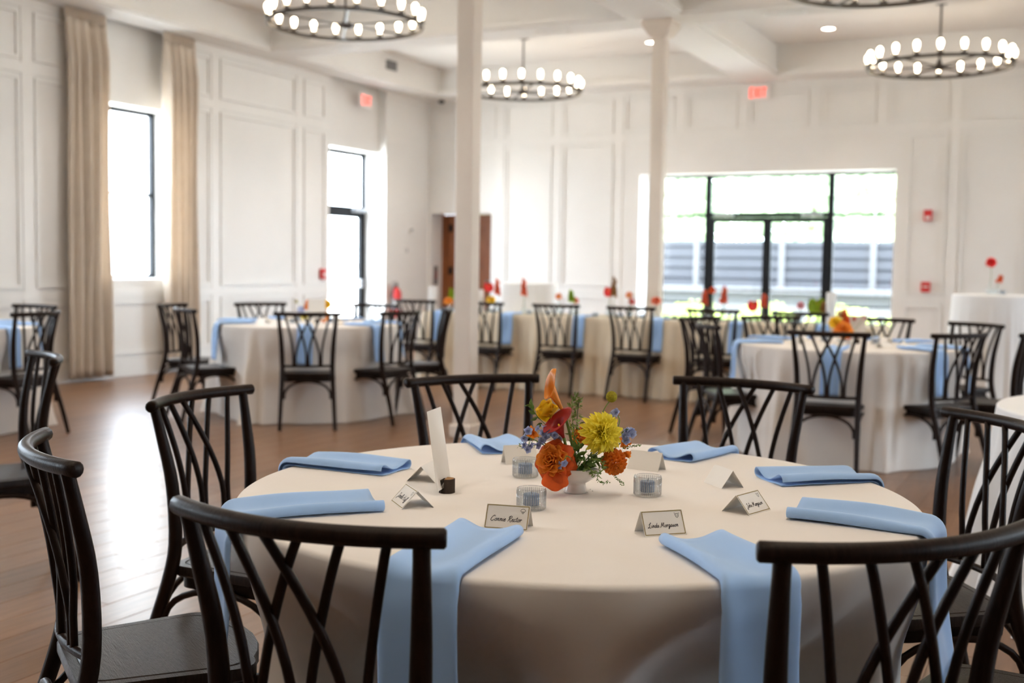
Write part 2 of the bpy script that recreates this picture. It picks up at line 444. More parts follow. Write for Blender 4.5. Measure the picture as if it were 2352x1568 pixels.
# glass door with transom in the left wall
g = G(); x0, x1 = XW - .42, XW - .36
for a in ((DO[0], DO[0] + .06, 0, 2.89), (DO[1] - .035, DO[1], 0, 2.89), (DO[0] + .06, DO[1] - .035, 2.83, 2.89), (DO[0] + .06, DO[1] - .035, 2.0, 2.09)): g.box(x0, x1, *a)
d1 = struct(ob('door_1', g.mesh('door_frame', False), BLACKF))
sbox('transom_pane', GLASS, d1, XW - .395, XW - .389, DO[0] + .06, DO[1] - .035, 2.09, 2.83)
g = G()
for a in ((DO[0] + .06, DO[0] + .14, 0, 2.0), (DO[1] - .125, DO[1] - .035, 0, 2.0), (DO[0] + .14, DO[1] - .125, 1.93, 2.0), (DO[0] + .14, DO[1] - .125, 0, .2)): g.box(XW - .415, XW - .365, *a)
lf = ob('door_leaf', g.mesh('door_leaf', False), BLACKF, d1)
sbox('pane', GLASS, lf, XW - .395, XW - .389, DO[0] + .14, DO[1] - .125, .2, 1.93)
g = G(); g.tube([(XW - .33, DO[0] + .12, .96), (XW - .33, DO[1] - .1, .96)], .013); ob('push_bar', g.mesh('push_bar'), BRONZE, lf)
g = G(); g.bbox(XW - .365, XW - .33, DO[1] - .16, DO[1] - .05, .90, 1.02, b=.005); ob('latch_box', g.mesh('latch_box', False), METAL, lf)
g = G(); g.bbox(XW - .36, XW - .28, DO[1] - .38, DO[1] - .08, 2.01, 2.07, b=.006); ob('door_closer', g.mesh('door_closer', False), METAL, lf)
# storefront in the back wall
yf = YB + .40
g = G(); fx0, fx1 = -5.79, -2.31
MU = [(-4.92, -4.84), (-3.19, -3.11)]
for a in ((fx0, fx0 + .04, 0, 2.59), (fx1, SF[1], 0, 2.59), (fx0 + .04, fx1, 2.555, 2.59), (MU[0][0], MU[0][1], 0, 2.555), (MU[1][0], MU[1][1], 0, 2.555),
          (MU[0][1], MU[1][0], 1.99, 2.055), (fx0 + .04, MU[0][0], 2.0, 2.035), (MU[1][1], fx1, 2.0, 2.035), (fx0 + .04, MU[0][0], .76, .785), (MU[1][1], fx1, .76, .785),
          (fx0 + .04, MU[0][0], 0, .08), (MU[1][1], fx1, 0, .08)): g.box(a[0], a[1], yf - .03, yf + .03, a[2], a[3])
d2 = struct(ob('door_2', g.mesh('storefront_frame', False), BLACKF))
for a in ((fx0 + .04, MU[0][0], 2.035, 2.555), (MU[0][1], MU[1][0], 2.055, 2.555), (MU[1][1], fx1, 2.035, 2.555), (fx0 + .04, MU[0][0], .785, 2.01), (MU[1][1], fx1, .785, 2.01),
          (fx0 + .04, MU[0][0], .08, .76), (MU[1][1], fx1, .08, .76)): sbox('pane', GLASS, d2, a[0], a[1], yf - .003, yf + .003, a[2], a[3])
for a, b in ((MU[0][1] + .005, -4.022), (-4.018, MU[1][0] - .005)):
    g = G()
    for q in ((a, a + .055, 0, 1.985), (b - .055, b, 0, 1.985), (a + .055, b - .055, 1.92, 1.985), (a + .055, b - .055, 0, .22)): g.box(q[0], q[1], yf - .025, yf + .025, q[2], q[3])
    lf = ob('door_leaf', g.mesh('door_leaf', False), BLACKF, d2)
    sbox('pane', GLASS, lf, a + .055, b - .055, yf - .003, yf + .003, .22, 1.92)
    g = G(); g.tube([(a + .05, yf - .06, .965), (b - .05, yf - .06, .965)], .014); ob('push_bar', g.mesh('push_bar'), BRONZE, lf)
    c = a + .2 if a < -4.5 else b - .2
    g = G(); g.bbox(c - .14, c + .14, yf - .10, yf - .026, 1.99, 2.045, b=.006); ob('door_closer', g.mesh('door_closer', False), METAL, lf)
# brown door in the alcove
g = G(); yd = YB + .41
d3 = struct(sbox('door_3', BROWN, None, AL[0] + .06, AL[1] - .06, yd, yd + .045, 0, 1.99))
for a in ((AL[0], AL[0] + .06, 0, 2.05), (AL[1] - .06, AL[1], 0, 2.05), (AL[0] + .06, AL[1] - .06, 1.99, 2.05)): sbox('door_jamb', BROWN, d3, a[0], a[1], yd - .05, yd + .06, a[2], a[3])
for z in (1.78, 1.1, .3): sbox('hinge', BLACKF, d3, AL[0] + .10, AL[0] + .17, yd - .012, yd, z, z + .12)
g = G(); g.tube([(AL[1] - .16, yd - .05, 1.0), (AL[1] - .28, yd - .05, 1.0)], .011); g.tube([(AL[1] - .16, yd, 1.0), (AL[1] - .16, yd - .05, 1.0)], .011); ob('door_handle', g.mesh('door_handle'), METAL, d3)

# ---- curtains
def curtain(y0, y1, seed, label):
    r = random.Random(seed); ph = [r.uniform(0, 6) for _ in range(4)]
    def fn(u, v):
        z = 3.70 - 3.66 * v; gat = 1 - .12 * sin(pi * min(1, v * 1.3)) * .5
        y = (y0 + y1) / 2 + (y1 - y0) * (u - .5) * (gat + .05 * v)
        a = .02 + .055 * sm(v, 0, .12)
        x = XW + .115 + a * sin(u * 2 * pi * 4.5 + ph[0] + .6 * sin(v * 2 + ph[1])) + .012 * sin(u * 23 + ph[2] + v) + .006 * sin(v * 9 + u * 7)
        return (x, y + .01 * sin(v * 5 + u * 9 + ph[3]), z)
    t = thing('curtain', label, 'curtain', group='curtains beside the window')
    g = G(); g.grid(fn, 120, 40); o = ob('fabric', g.mesh('curtain_fabric'), CURT, t)
    md = o.modifiers.new('thick', 'SOLIDIFY'); md.thickness = .003
    def fh(u, v):
        z = 3.79 - .09 * v; y = (y0 + y1) / 2 + (y1 - y0) * (u - .5); return (XW + .115 + .022 * sin(u * 2 * pi * 11), y, z)
    g = G(); g.grid(fh, 120, 4); o = ob('pleated_heading', g.mesh('curtain_heading'), CURT, t)
    md = o.modifiers.new('thick', 'SOLIDIFY'); md.thickness = .003
    return t
curtain(8.30, 8.84, 1, 'beige pleated floor-length curtain hanging beside the panelled wall stile')
curtain(9.66, 10.16, 2, 'beige pleated floor-length curtain hanging on the window side toward the round table')

# ---- lights: chandeliers and downlights
CH = None
def make_chandelier(label, loc):
    t = thing('chandelier', label, 'chandelier', loc, .12, 'ring chandeliers')
    R, z = .75, 0.0
    g = G(); n = 72
    prof = [(R - .010, -.016), (R + .010, -.016), (R + .010, .016), (R - .010, .016), (R - .010, -.016)]
    v = []; f = []
    for r, zz in prof[:4]:
        for k in range(n): a = 2 * pi * k / n; v.append((r * cos(a), r * sin(a), zz))
    for i in range(4):
        for k in range(n): f.append((i * n + k, i * n + (k + 1) % n, ((i + 1) % 4) * n + (k + 1) % n, ((i + 1) % 4) * n + k))
    g.add(v, f); ob('ring', g.mesh('chandelier_ring', False), BRONZE, t)
    g = G(); g.lathe([(.001, -.035), (.05, -.03), (.07, -.01), (.07, .015), (.03, .03), (.018, .08), (.001, .085)], 16); ob('hub', g.mesh('hub'), BRONZE, t)
    g = G(); g.tube([(0, 0, .06), (0, 0, H - loc[2] - .03)], .011, 8); ob('stem', g.mesh('chandelier_stem'), BRONZE, t)
    g = G(); g.lathe([(.001, -.03), (.06, -.028), (.075, 0), (.001, 0)], 16, z0=H - loc[2]); ob('canopy', g.mesh('canopy'), BRONZE, t)
    sp = G(); sp.box(.05, R - .01, -.013, .013, -.006, .006); spm = sp.mesh('spoke', False)
    for k in range(6): ob('spoke', spm, BRONZE, t, rot=(0, 0, k * pi / 3))
    so = G(); so.lathe([(.001, .022), (.034, .022), (.036, .030), (.016, .034), (.016, .06), (.001, .06)], 10); som = so.mesh('socket')
    bu = G(); bu.lathe([(.001, .058), (.012, .06), (.015, .075), (.026, .10), (.03, .125), (.026, .148), (.014, .163), (.001, .168)], 10); bum = bu.mesh('bulb')
    gs = G(); gs.lathe([(.033, .03), (.036, .06), (.036, .19)], 12); gs.f = [q for q in gs.f if len(q) == 4]; gsm = gs.mesh('glass_shade')
    for k in range(20):
        a = 2 * pi * k / 20; p = (R * cos(a), R * sin(a), 0)
        s_ = ob('socket', som, BRONZE, t, p); ob('bulb', bum, BULB, s_); ob('glass_shade', gsm, CLEAR, s_)
    return t
C1 = make_chandelier('black ring chandelier with glass-shaded bulbs over the table by the curtains', (-6.6, 9.40, 3.6))
C2 = make_chandelier('black ring chandelier hanging between the slim column and the alcove door', (-6.6, 13.35, 3.5))
for (x, y, z, lb_) in ((-1.53, 13.35, 3.5, 'black ring chandelier hanging before the wall beside the storefront doors'),
                       (-1.53, 9.35, 3.5, 'black ring chandelier above the round table ahead of the storefront'),
                       (-1.53, 5.35, 3.5, 'black ring chandelier hanging above the aisle past the bouquet table'),
                       (-1.53, 1.35, 3.5, 'black ring chandelier hanging above the bouquet table'),
                       (-6.6, 5.35, 3.5, 'black ring chandelier above the table beside the panelled wall'),
                       (3.7, 5.35, 3.5, 'black ring chandelier over the far side aisle of the hall'),
                       (3.7, 9.35, 3.5, 'black ring chandelier toward the wall opposite the curtains')):
    dup(C2, (x, y, z), None, lb_)
DLP = None
def downlight(x, y, label):
    global DLP
    t = thing('downlight', label, 'light', (x, y, H), 0, 'recessed downlights')
    if DLP is None:
        g = G(); g.lathe([(.075, 0), (.10, 0), (.10, -.008), (.075, -.008)], 20); g.f = [q for q in g.f if len(q) == 4]; m1 = g.mesh('trim_ring')
        g = G(); g.lathe([(.001, -.002), (.075, -.002)], 20); g.f = [q for q in g.f if len(q) == 4]; m2 = g.mesh('lens')
        l = bpy.data.lights.new('downlight_lamp', 'SPOT'); l.energy = 95; l.color = (1, .86, .70); l.spot_size = rad(95); l.spot_blend = .7; l.shadow_soft_size = .06
        DLP = (m1, m2, l)
    ob('trim_ring', DLP[0], WHITEP, t); ob('lens', DLP[1], DOWNL, t)
    o = bpy.data.objects.new('downlight_lamp', DLP[2]); COL.objects.link(o); o.parent = t; o.location = (0, 0, -.012)
SEEN = {(-5.2, 14.3): 'small round recessed downlight in the ceiling beside the slim column capital', (-2.93, 14.3): 'small round recessed downlight in the ceiling above the exit sign and storefront'}
for cx_ in (-6.6, -1.53):
    for cy_ in (13.35, 9.35, 5.35, 1.35):
        for sx_ in (-1.4, 1.4):
            for sy_ in (-.95, .95):
                k_ = (round(cx_ + sx_, 2), round(cy_ + sy_, 2)); downlight(k_[0], k_[1], SEEN.get(k_, 'added recessed downlight in a coffer corner round a chandelier'))  # beyond the SEEN pair, downlights are added to brighten the table tops

# ---- wall and ceiling fittings
def exit_sign(loc, rz, label):
    t = thing('exit_sign', label, 'exit sign', loc, rz, 'exit signs')
    W2, H2 = .15, .095
    g = G(); g.bbox(-W2, W2, -.03, .0, -H2, H2, b=.008); ob('housing', g.mesh('exit_housing', False), mat('exit_housing_white', (.85, .8, .78), .4, var=.01, vscale=20, emit=(1, .6, .5), estr=.05), t)
    g = G(); s_ = .019; h = .062
    def bar(x0, z0, x1, z1):
        d = Vector((x1 - x0, 0, z1 - z0)).normalized(); n = Vector((-d.z, 0, d.x)) * (s_ / 2)
        a, b = Vector((x0, -.0335, z0)), Vector((x1, -.0335, z1)); g.add([a + n, b + n, b - n, a - n], [(0, 1, 2, 3)])
    x = -.112
    for q in ((0, -h, 0, h), (0, h, .038, h), (0, 0, .032, 0), (0, -h, .038, -h)): bar(x + q[0], q[1], x + q[2], q[3])
    x = -.05
    for q in ((0, -h, .048, h), (0, h, .048, -h)): bar(x + q[0], q[1], x + q[2], q[3])
    bar(.022, -h, .022, h); bar(.078, -h, .078, h - .01); bar(.052, h - .008, .108, h - .008)
    ob('lettering', g.mesh('exit_letters', False), mat('exit_red', (.8, .05, .03), .4, var=.01, vscale=20, emit=(1, .06, .03), estr=1.6), t)
exit_sign((-4.09, YB - .018, 3.66), 0, 'red lettered exit sign on the wall above the storefront doors')
exit_sign((XW + .018, 13.75, 3.58), pi / 2, 'red lettered exit sign above the narrow glass door')
def wall_box(name, label, cat, p, rz, w_, h_, d_, m1, inner=None, m2=None):
    t = thing(name, label, cat, p, rz)
    g = G(); g.bbox(-w_ / 2, w_ / 2, -d_, 0, -h_ / 2, h_ / 2, b=.006); ob('housing', g.mesh(name + '_housing', False), m1, t)
    if inner:
        g = G(); g.bbox(inner[0], inner[1], -d_ - .008, -d_ + .002, inner[2], inner[3], b=.003); ob('front_plate', g.mesh(name + '_plate', False), m2, t)
    return t
wall_box('fire_alarm_pull', 'red fire alarm pull box on the wall before the narrow glass door', 'fire alarm', (XW + .001, 12.745, 1.11), pi / 2, .10, .14, .05, RED, (-.03, .03, -.03, .01), WHITEP)
wall_box('fire_alarm_strobe', 'red and white fire alarm strobe high on the wall panel', 'fire alarm', (-1.845, YB - .001, 1.985), 0, .10, .14, .05, RED, (-.032, .032, -.05, -.012), WHITEP)
wall_box('fire_alarm_pull', 'red fire alarm pull box low on the wall panel below the strobe', 'fire alarm', (-1.84, YB - .001, 1.065), 0, .11, .13, .05, RED, (-.035, .035, -.006, .012), WHITEP)
p_ = at_x(942, 528, XW); wall_box('thermostat', 'small round-cornered thermostat on plain wall beyond the glass door', 'thermostat', (XW + .001, p_.y, p_.z), pi / 2, .11, .09, .025, WHITEP, (-.03, .03, -.02, .02), METAL)
p_ = at_x(933, 575, XW); wall_box('light_switch', 'small light switch plate under the thermostat', 'switch', (XW + .001, p_.y, p_.z), pi / 2, .08, .12, .015, WHITEP, (-.012, .012, -.03, .03), METAL)
p_ = at_x(998, 632, XW + .05); wall_box('wall_placard', 'narrow dark placard on the reveal beside the brown door', 'sign', (AL[0] + .001, YB + .16, p_.z), pi / 2, .12, .30, .012, mat('placard_grey', (.16, .14, .14), .5, var=.1, vscale=20), (-.03, .03, -.06, .06), mat('placard_red', (.3, .08, .07), .5, var=.1, vscale=20))
def grille(name, label, loc, rot, w_, h_, n, m1):
    t = thing(name, label, 'vent', loc); t.rotation_euler = rot
    g = G(); b = .02
    for a in ((-w_ / 2, w_ / 2, -h_ / 2, -h_ / 2 + b), (-w_ / 2, w_ / 2, h_ / 2 - b, h_ / 2), (-w_ / 2, -w_ / 2 + b, -h_ / 2 + b, h_ / 2 - b), (w_ / 2 - b, w_ / 2, -h_ / 2 + b, h_ / 2 - b)): g.box(a[0], a[1], a[2], a[3], 0, .012)
    ob('frame', g.mesh('vent_frame', False), WHITEP, t)
    g = G(); g.box(-w_ / 2 + b, w_ / 2 - b, -.004, .004, .002, .010); g.xf(Matrix.Identity(4)); sm_ = g.mesh('vent_slat', False)
    sbox('back_plate', mat('vent_dark', (.13, .12, .11), .7, var=.1, vscale=10), t, -w_ / 2 + b, w_ / 2 - b, -h_ / 2 + b, h_ / 2 - b, .0, .001)
    for k in range(n): ob('slat', sm_, m1, t, (0, -h_ / 2 + b + (h_ - 2 * b) * (k + .5) / n, 0))
grille('wall_register', 'grey louvred air register on the soffit face above the exit sign', (-8.889, 13.77, 4.05), (rad(90), 0, rad(90)), .34, .18, 7, METAL)
grille('ceiling_register', 'white air register under the beam beside the slim column', (-5.26, 11.35, SZ - .001), (pi, 0, 0), .32, .14, 6, WHITEP)
grille('ceiling_register', 'white air register under the beam ahead of the recessed downlight and exit sign', (-2.77, 11.38, SZ - .001), (pi, 0, 0), .42, .14, 6, WHITEP)
grille('ceiling_register', 'white air register under the beam by the ring chandelier and curtains', (-7.95, 11.32, SZ - .001), (pi, 0, 0), .32, .14, 6, WHITEP)
t = thing('security_camera', 'small dark dome camera mounted under the corner soffit', 'camera', (-9.0, 15.38, SZ))
g = G(); g.lathe([(.001, 0), (.055, 0), (.055, -.02), (.001, -.02)], 16); ob('mount', g.mesh('camera_mount'), WHITEP, t)
g = G(); g.lathe([(.048, -.02), (.046, -.045), (.03, -.065), (.001, -.072)], 16); ob('dome', g.mesh('camera_dome'), BLACKF, t)
t = thing('fire_extinguisher', 'red fire extinguisher with white label hung beside the glass door', 'extinguisher', (XW + .10, 14.50, .46))
g = G(); g.lathe([(.001, 0), (.06, 0), (.072, .015), (.072, .36), (.055, .41), (.025, .435), (.02, .45), (.001, .45)], 20); ob('cylinder_body', g.mesh('extinguisher_body'), RED, t)
g = G(); g.lathe([(.0735, .12), (.0735, .27)], 20); g.f = [q for q in g.f if len(q) == 4]; ob('paper_label', g.mesh('extinguisher_label'), WHITEP, t)
g = G(); g.lathe([(.022, .45), (.022, .49), (.001, .49)], 12); g.box(-.012, .012, -.10, .02, .495, .505); g.box(-.012, .012, -.11, .02, .52, .528); ob('valve_handle', g.mesh('extinguisher_valve', False), BLACKF, t)
g = G(); g.tube(cat_rom([(0, -.02, .47), (0, -.08, .46), (0, -.105, .36), (0, -.10, .18)]), .011); ob('hose', g.mesh('extinguisher_hose'), BLACKF, t)
sbox('wall_bracket', METAL, t, -.099, -.07, -.02, .02, .28, .36)

# ================================================================== CHAIRS
ZR, HW = .882, .25
def rail_y(x): return -.275 + .065 * (x / HW) ** 2
def low_y(x): return -.212 + .04 * (x / .19) ** 2
def seat_outline(k=1.0, n=7):
    pts = [(-.185, -.205, .05), (.185, -.205, .05), (.226, .165, .07), (-.226, .165, .07)]
    out = []
    C_ = Vector((0, -.005))
    for i in range(4):
        a = Vector(pts[i - 1][:2]); b = Vector(pts[i][:2]); c = Vector(pts[(i + 1) % 4][:2]); r = pts[i][2]
        u = (a - b).normalized(); w_ = (c - b).normalized()
        for j in range(n + 1):
            t = j / n; p = (b + u * r) * (1 - t) ** 2 + b * 2 * t * (1 - t) + (b + w_ * r) * t * t; out.append(p)
        if i == 2:
            for x in (.12, .06, 0, -.06, -.12): out.append(Vector((x, .165 + .042 * (1 - (x / .16) ** 2) * 1.0)))
    res = []
    for p in out:
        if p.y > .12 and abs(p.x) < .16: pass
        q = (p - C_) * k + C_; res.append((q.x, q.y))
    return res
def outline_solid(rings):
    g = G(); v = []; f = []
    n = len(rings[0][0])
    for poly, z in rings: v += [(x, y, z) for x, y in poly]
    for i in range(len(rings) - 1):
        for k in range(n): f.append((i * n + k, i * n + (k + 1) % n, (i + 1) * n + (k + 1) % n, (i + 1) * n + k))
    f.append(tuple(range(n - 1, -1, -1))); f.append(tuple((len(rings) - 1) * n + k for k in range(n)))
    return g.add(v, f)
def make_chair(label, loc, rz, group):
    t = thing('bentwood_chair', label, 'chair', loc, rz, group)
    so = seat_outline
    g = outline_solid([(so(.97), .396), (so(1.0), .402), (so(1.0), .420), (so(.985), .427), (so(.885), .4272), (so(.882), .4245)])
    st = ob('seat', g.mesh('seat'), SEATM, t); sharp(st, 30)
    g = outline_solid([(so(.872), .421), (so(.872), .4262), (so(.86), .4282)]); q = ob('seat_panel', g.mesh('seat_panel'), SEATM, st); sharp(q, 30)
    g = outline_solid([(so(.90), .361), (so(.90), .396)]); q = ob('seat_frame', g.mesh('seat_frame'), WOOD, t); sharp(q, 40)
    g = G(); n = 20; pts = []
    for i in range(n + 1): x = -HW + 2 * HW * i / n; pts.append((x, rail_y(x), ZR))
    d0 = (Vector(pts[0]) - Vector(pts[1])).normalized(); d1_ = (Vector(pts[-1]) - Vector(pts[-2])).normalized()
    pts = [Vector(pts[0]) + d0 * .004] + pts + [Vector(pts[-1]) + d1_ * .004]
    g.tube(pts, [.0125] + [.0165] * (n + 1) + [.0125], 12); ob('top_rail', g.mesh('top_rail'), WOOD, t)
    g = G(); pts = []
    for i in range(13): x = -.188 + .376 * i / 12; pts.append((x, low_y(x), .482))
    g.tube(pts, .0105, 8); ob('lower_rail', g.mesh('lower_rail'), WOOD, t)
    for s in (-1, 1):
        g = G(); P = cat_rom([(s * .207, -.315, 0), (s * .199, -.262, .20), (s * .191, -.205, .37), (s * .189, -.178, .49), (s * .197, -.182, .66), (s * .210, -.205, .79), (s * .220, rail_y(.220), ZR)], 4)
        nn = len(P); g.tube(P, [.0140 + .0055 * sin(pi * min(1, (i / nn) * 1.15)) for i in range(nn)], 12); ob('back_post', g.mesh('back_post'), WOOD, t)
        g = G(); P = cat_rom([(s * .222, .205, 0), (s * .208, .180, .20), (s * .198, .160, .37), (s * .196, .158, .40)], 3)
        nn = len(P); g.tube(P, [.0125 + .0065 * (i / (nn - 1)) for i in range(nn)], 10); ob('front_leg', g.mesh('front_leg'), WOOD, t)
    for side in (-1, 1):
        for k, (tp, jx) in enumerate(((-.172, -.098), (-.104, 0), (-.035, .098))):
            xt, xj = tp * 1.0, jx + (-.0085 if True else 0)
            P = []
            for i in range(13):
                u = i / 12; e = max(0, (u - .18) / .82) ** 1.55
                x = xj + (xt - xj) * e; z = .482 + (ZR - .482) * u
                y = low_y(x) * (1 - u) + rail_y(x) * u + .018 * sin(pi * u) + side * .004 * sm(u, .15, .35)
                P.append((x * -side, y, z))
            g = G(); g.tube(P, .0085, 8); ob('lattice_rod', g.mesh('lattice_rod'), WOOD, t)
    def arch(a, b, nm):
        P = []
        a = Vector(a); b = Vector(b)
        for i in range(15):
            u = i / 14; th = pi * u; q = a.lerp(b, (1 - cos(th)) / 2 * .92 + .04); q.z = .235 + .134 * (sin(th) ** .75 if 0 < u < 1 else 0); P.append(q)
        g = G(); g.tube(P, [.013] + [.0095] * 13 + [.013], 8); ob('arch_brace', g.mesh('arch_brace'), WOOD, t)
    arch((-.193, -.236, 0), (.193, -.236, 0), 'b'); arch((-.203, .170, 0), (.203, .170, 0), 'f')
    arch((-.195, -.232, 0), (-.203, .166, 0), 'l'); arch((.195, -.232, 0), (.203, .166, 0), 'r')
    return t
CHAIR0 = None
def chair(x, y, deg, label, group):
    global CHAIR0
    if CHAIR0 is None:
        CHAIR0 = make_chair(label, (x, y, 0), rad(deg), group); return CHAIR0
    return dup(CHAIR0, (x, y, 0), rad(deg), label, group)
TC = Vector((-1.033, 2.395))
GT1 = 'chairs around the bouquet table'
chair(-1.091, 1.645, 2.2, 'dark bentwood lattice-back chair tucked in at the mushroom place card', GT1)
chair(-.387, 1.931, 47.3, 'dark bentwood lattice-back chair tucked in at the gold-bordered cow-head place card', GT1)
chair(-.075, 2.43, 92, 'dark bentwood chair facing the blue napkin between two cow-head place cards', GT1)
chair(-.382, 3.153, 124, 'dark bentwood chair in front of the white-draped table, beside the bouquet table', GT1)
chair(-1.071, 3.657, -185.2, 'dark bentwood chair across the bouquet table, in front of the storefront-side table', GT1)
chair(-1.710, 3.334, -126.4, 'dark bentwood chair behind the wood-based table sign, in front of the column', GT1)
chair(-2.101, 2.608, -83, 'dark bentwood chair beside the shiny open floor, next to the folded napkin', GT1)
chair(-1.805, 1.879, -34.8, 'dark bentwood chair with wide seat showing, beside the mushroom-card chair', GT1)
chair(-3.869, 3.06, 150, 'dark bentwood chair standing alone on the open floor facing out of the room', 'chair at the side aisle')
def ring(T, lst, label, group, seats=None):
    for i, (a, r) in enumerate(lst):
        c_, s_ = cos(rad(a)), sin(rad(a)); chair(T[0] + (r - .275) * c_, T[1] + (r - .275) * s_, a + 90, label + (', ' + seats[i] if seats else ''), group)
T2 = (-5.875, 7.83); T3 = (-1.466, 8.14); T4 = (-7.66, 5.56); T5 = (-4.35, 2.05); T6 = (.47, 4.95)
A2 = [(-53, 1.05), (-6, 1.06), (34, 1.22), (90, 1.08), (152, 1.05), (-165, 1.30), (-120, 1.10)]
A3 = [(-87, .97), (-34, 1.0), (-2, 1.19), (54, 1.33), (89, 1.38), (128, 1.36), (161, 1.33), (-148, 1.05)]
S2 = ['its back to the bouquet table', 'its back to the thick column', 'between column-side chair and long table', 'its back to the long table end', 'its back to the curtained window', 'its back to the panelled wall', 'its back to the panelled wall table']
S3 = ['its back to the bouquet table', 'its back to the white-draped table', 'its seat facing the thick column', 'its back to the cocktail table', 'its back to the long table candle end', 'its back to the storefront doors', 'its back to the slim column', 'its back to the thick column']
A4 = [(10, 1.05), (90, 1.05), (52, 1.1)]
ring(T2, A2, 'dark bentwood chair at the curtain-side table', 'chairs around the table by the curtains', S2)
ring(T3, A3, 'dark bentwood chair at the storefront-side table', 'chairs around the table by the storefront', S3)
ring(T4, A4[:2], 'dark bentwood chair at the table beside the panelled wall', 'chairs at the panelled wall table', ['in front of its twin', 'behind its twin, toward the curtain'])
for x, q in zip((-6.25, -5.45, -4.64, -3.84, -3.05, -2.25), ('first', 'second', 'third', 'fourth', 'fifth', 'sixth')):
    chair(x, 10.40, random.uniform(-4, 4), 'dark bentwood chair at the long cream-draped table, %s from the alcove door end' % q, 'chairs along the long table')

# ================================================================== TABLES AND LINEN
TZ = .765
def round_cloth(name, T, R, zt, seed, label, cat, material, nf=25, amp=.095, pushes=(), flare=.07, group=None, maxpush=.035, onset=.7):
    r = random.Random(seed); ph = [r.uniform(0, 6.28) for _ in range(8)]
    nth = 288
    def fold(a):
        q = sin(nf * a + ph[0] + 1.3 * sin(3 * a + ph[1])); q = q * abs(q) ** -.25 if abs(q) > .02 else q
        return .55 * q + .3 * sin((nf * 2 - 7) * a + ph[2]) + .25 * sin((nf // 2) * a + ph[3])
    rows = [(.0005, 0), (.33 * R, 0), (.66 * R, 0), (.9 * R, 0)]
    for k in range(5):
        t = pi / 2 * k / 4; rows.append((R - .012 + .012 * sin(t), -.012 + .012 * cos(t)))
    v = []; f = []
    for q, z in rows:
        for k in range(nth):
            a = 2 * pi * k / nth; v.append((q * cos(a) if q < R - .02 else q * cos(a), q * sin(a), zt + z))
    nd = 22
    for j in range(1, nd + 1):
        u = j / nd; z = (zt - .012) * (1 - u) + .004 * u
        for k in range(nth):
            a = 2 * pi * k / nth
            rad_ = R + flare * u ** 1.1 + amp * (u ** onset) * fold(a) * (.35 + .65 * sm(u, .02, .5)) + .012 * u * sin(5 * a + ph[4]) + (.02 * u ** 8)
            for pa, pr_ in pushes:
                d = abs((a - pa + pi) % (2 * pi) - pi); wt = 1 - sm(d, rad(15), rad(33))
                if wt > 0 and pr_ < rad_:
                    pr_ = max(pr_, R - maxpush); wz = sm(zt - z, .02, zt - .475); rad_ += (pr_ - rad_) * wt * wz
            v.append((rad_ * cos(a), rad_ * sin(a), z))
    nr = len(v) // nth
    for i in range(nr - 1):
        for k in range(nth): f.append((i * nth + k, i * nth + (k + 1) % nth, (i + 1) * nth + (k + 1) % nth, (i + 1) * nth + k))
    f.append(tuple(range(nth)))
    o = ob(name, me(name, v, f), material, None, (T[0], T[1], 0))
    return tag(o, label, cat, group)
CH1 = [(-94, .75), (-36, .80), (3, .96), (49, 1.0), (92, 1.26), (126, 1.16), (169, 1.09), (-146, .93)]
round_cloth('round_tablecloth', TC, .768, TZ, 11, 'ivory floor-length cloth on the round table holding the bright bouquet', 'tablecloth', CLOTH, nf=15, amp=.10, onset=.55,
            pushes=[(rad(a), r - .235) for a, r in CH1 if r < 1.02], maxpush=.24, group='round table linens')
P2 = [(rad(a), r - .275 - .235) for a, r in A2 if r < 1.2]; P3 = [(rad(a), r - .275 - .235) for a, r in A3 if r < 1.2]
round_cloth('round_tablecloth', T2, .768, TZ, 12, 'ivory floor-length cloth on the round table beside the curtains and glass door', 'tablecloth', CLOTH, pushes=P2, group='round table linens')
round_cloth('round_tablecloth', T3, .768, TZ, 13, 'white floor-length cloth on the round table ahead of the storefront', 'tablecloth', CLOTH, pushes=P3, group='round table linens')
round_cloth('round_tablecloth', T4, .768, TZ, 14, 'ivory floor-length cloth on the table cut off beside the panelled wall', 'tablecloth', CLOTH, pushes=[(rad(10), .54), (rad(90), .54)], group='round table linens')
round_cloth('round_tablecloth', T6, .768, TZ, 16, 'white floor-length cloth on the table behind the bouquet table chair', 'tablecloth', WHITEL, group='round table linens')
# cocktail tables
CK = at_d(2190, 676, 10.6) + RT * .40; CK2 = at_d(1216, 652, 13.0)
round_cloth('cocktail_tablecloth', (CK.x, CK.y), .385, 1.065, 17, 'tall white pleated cocktail table cloth in front of the panelled back wall', 'tablecloth', WHITEL, nf=24, amp=.02, flare=.06, group='cocktail table linens')
round_cloth('cocktail_tablecloth', (CK2.x, CK2.y), .32, 1.07, 18, 'tall white pleated cocktail table cloth behind the long table', 'tablecloth', WHITEL, nf=22, amp=.02, flare=.05, group='cocktail table linens')
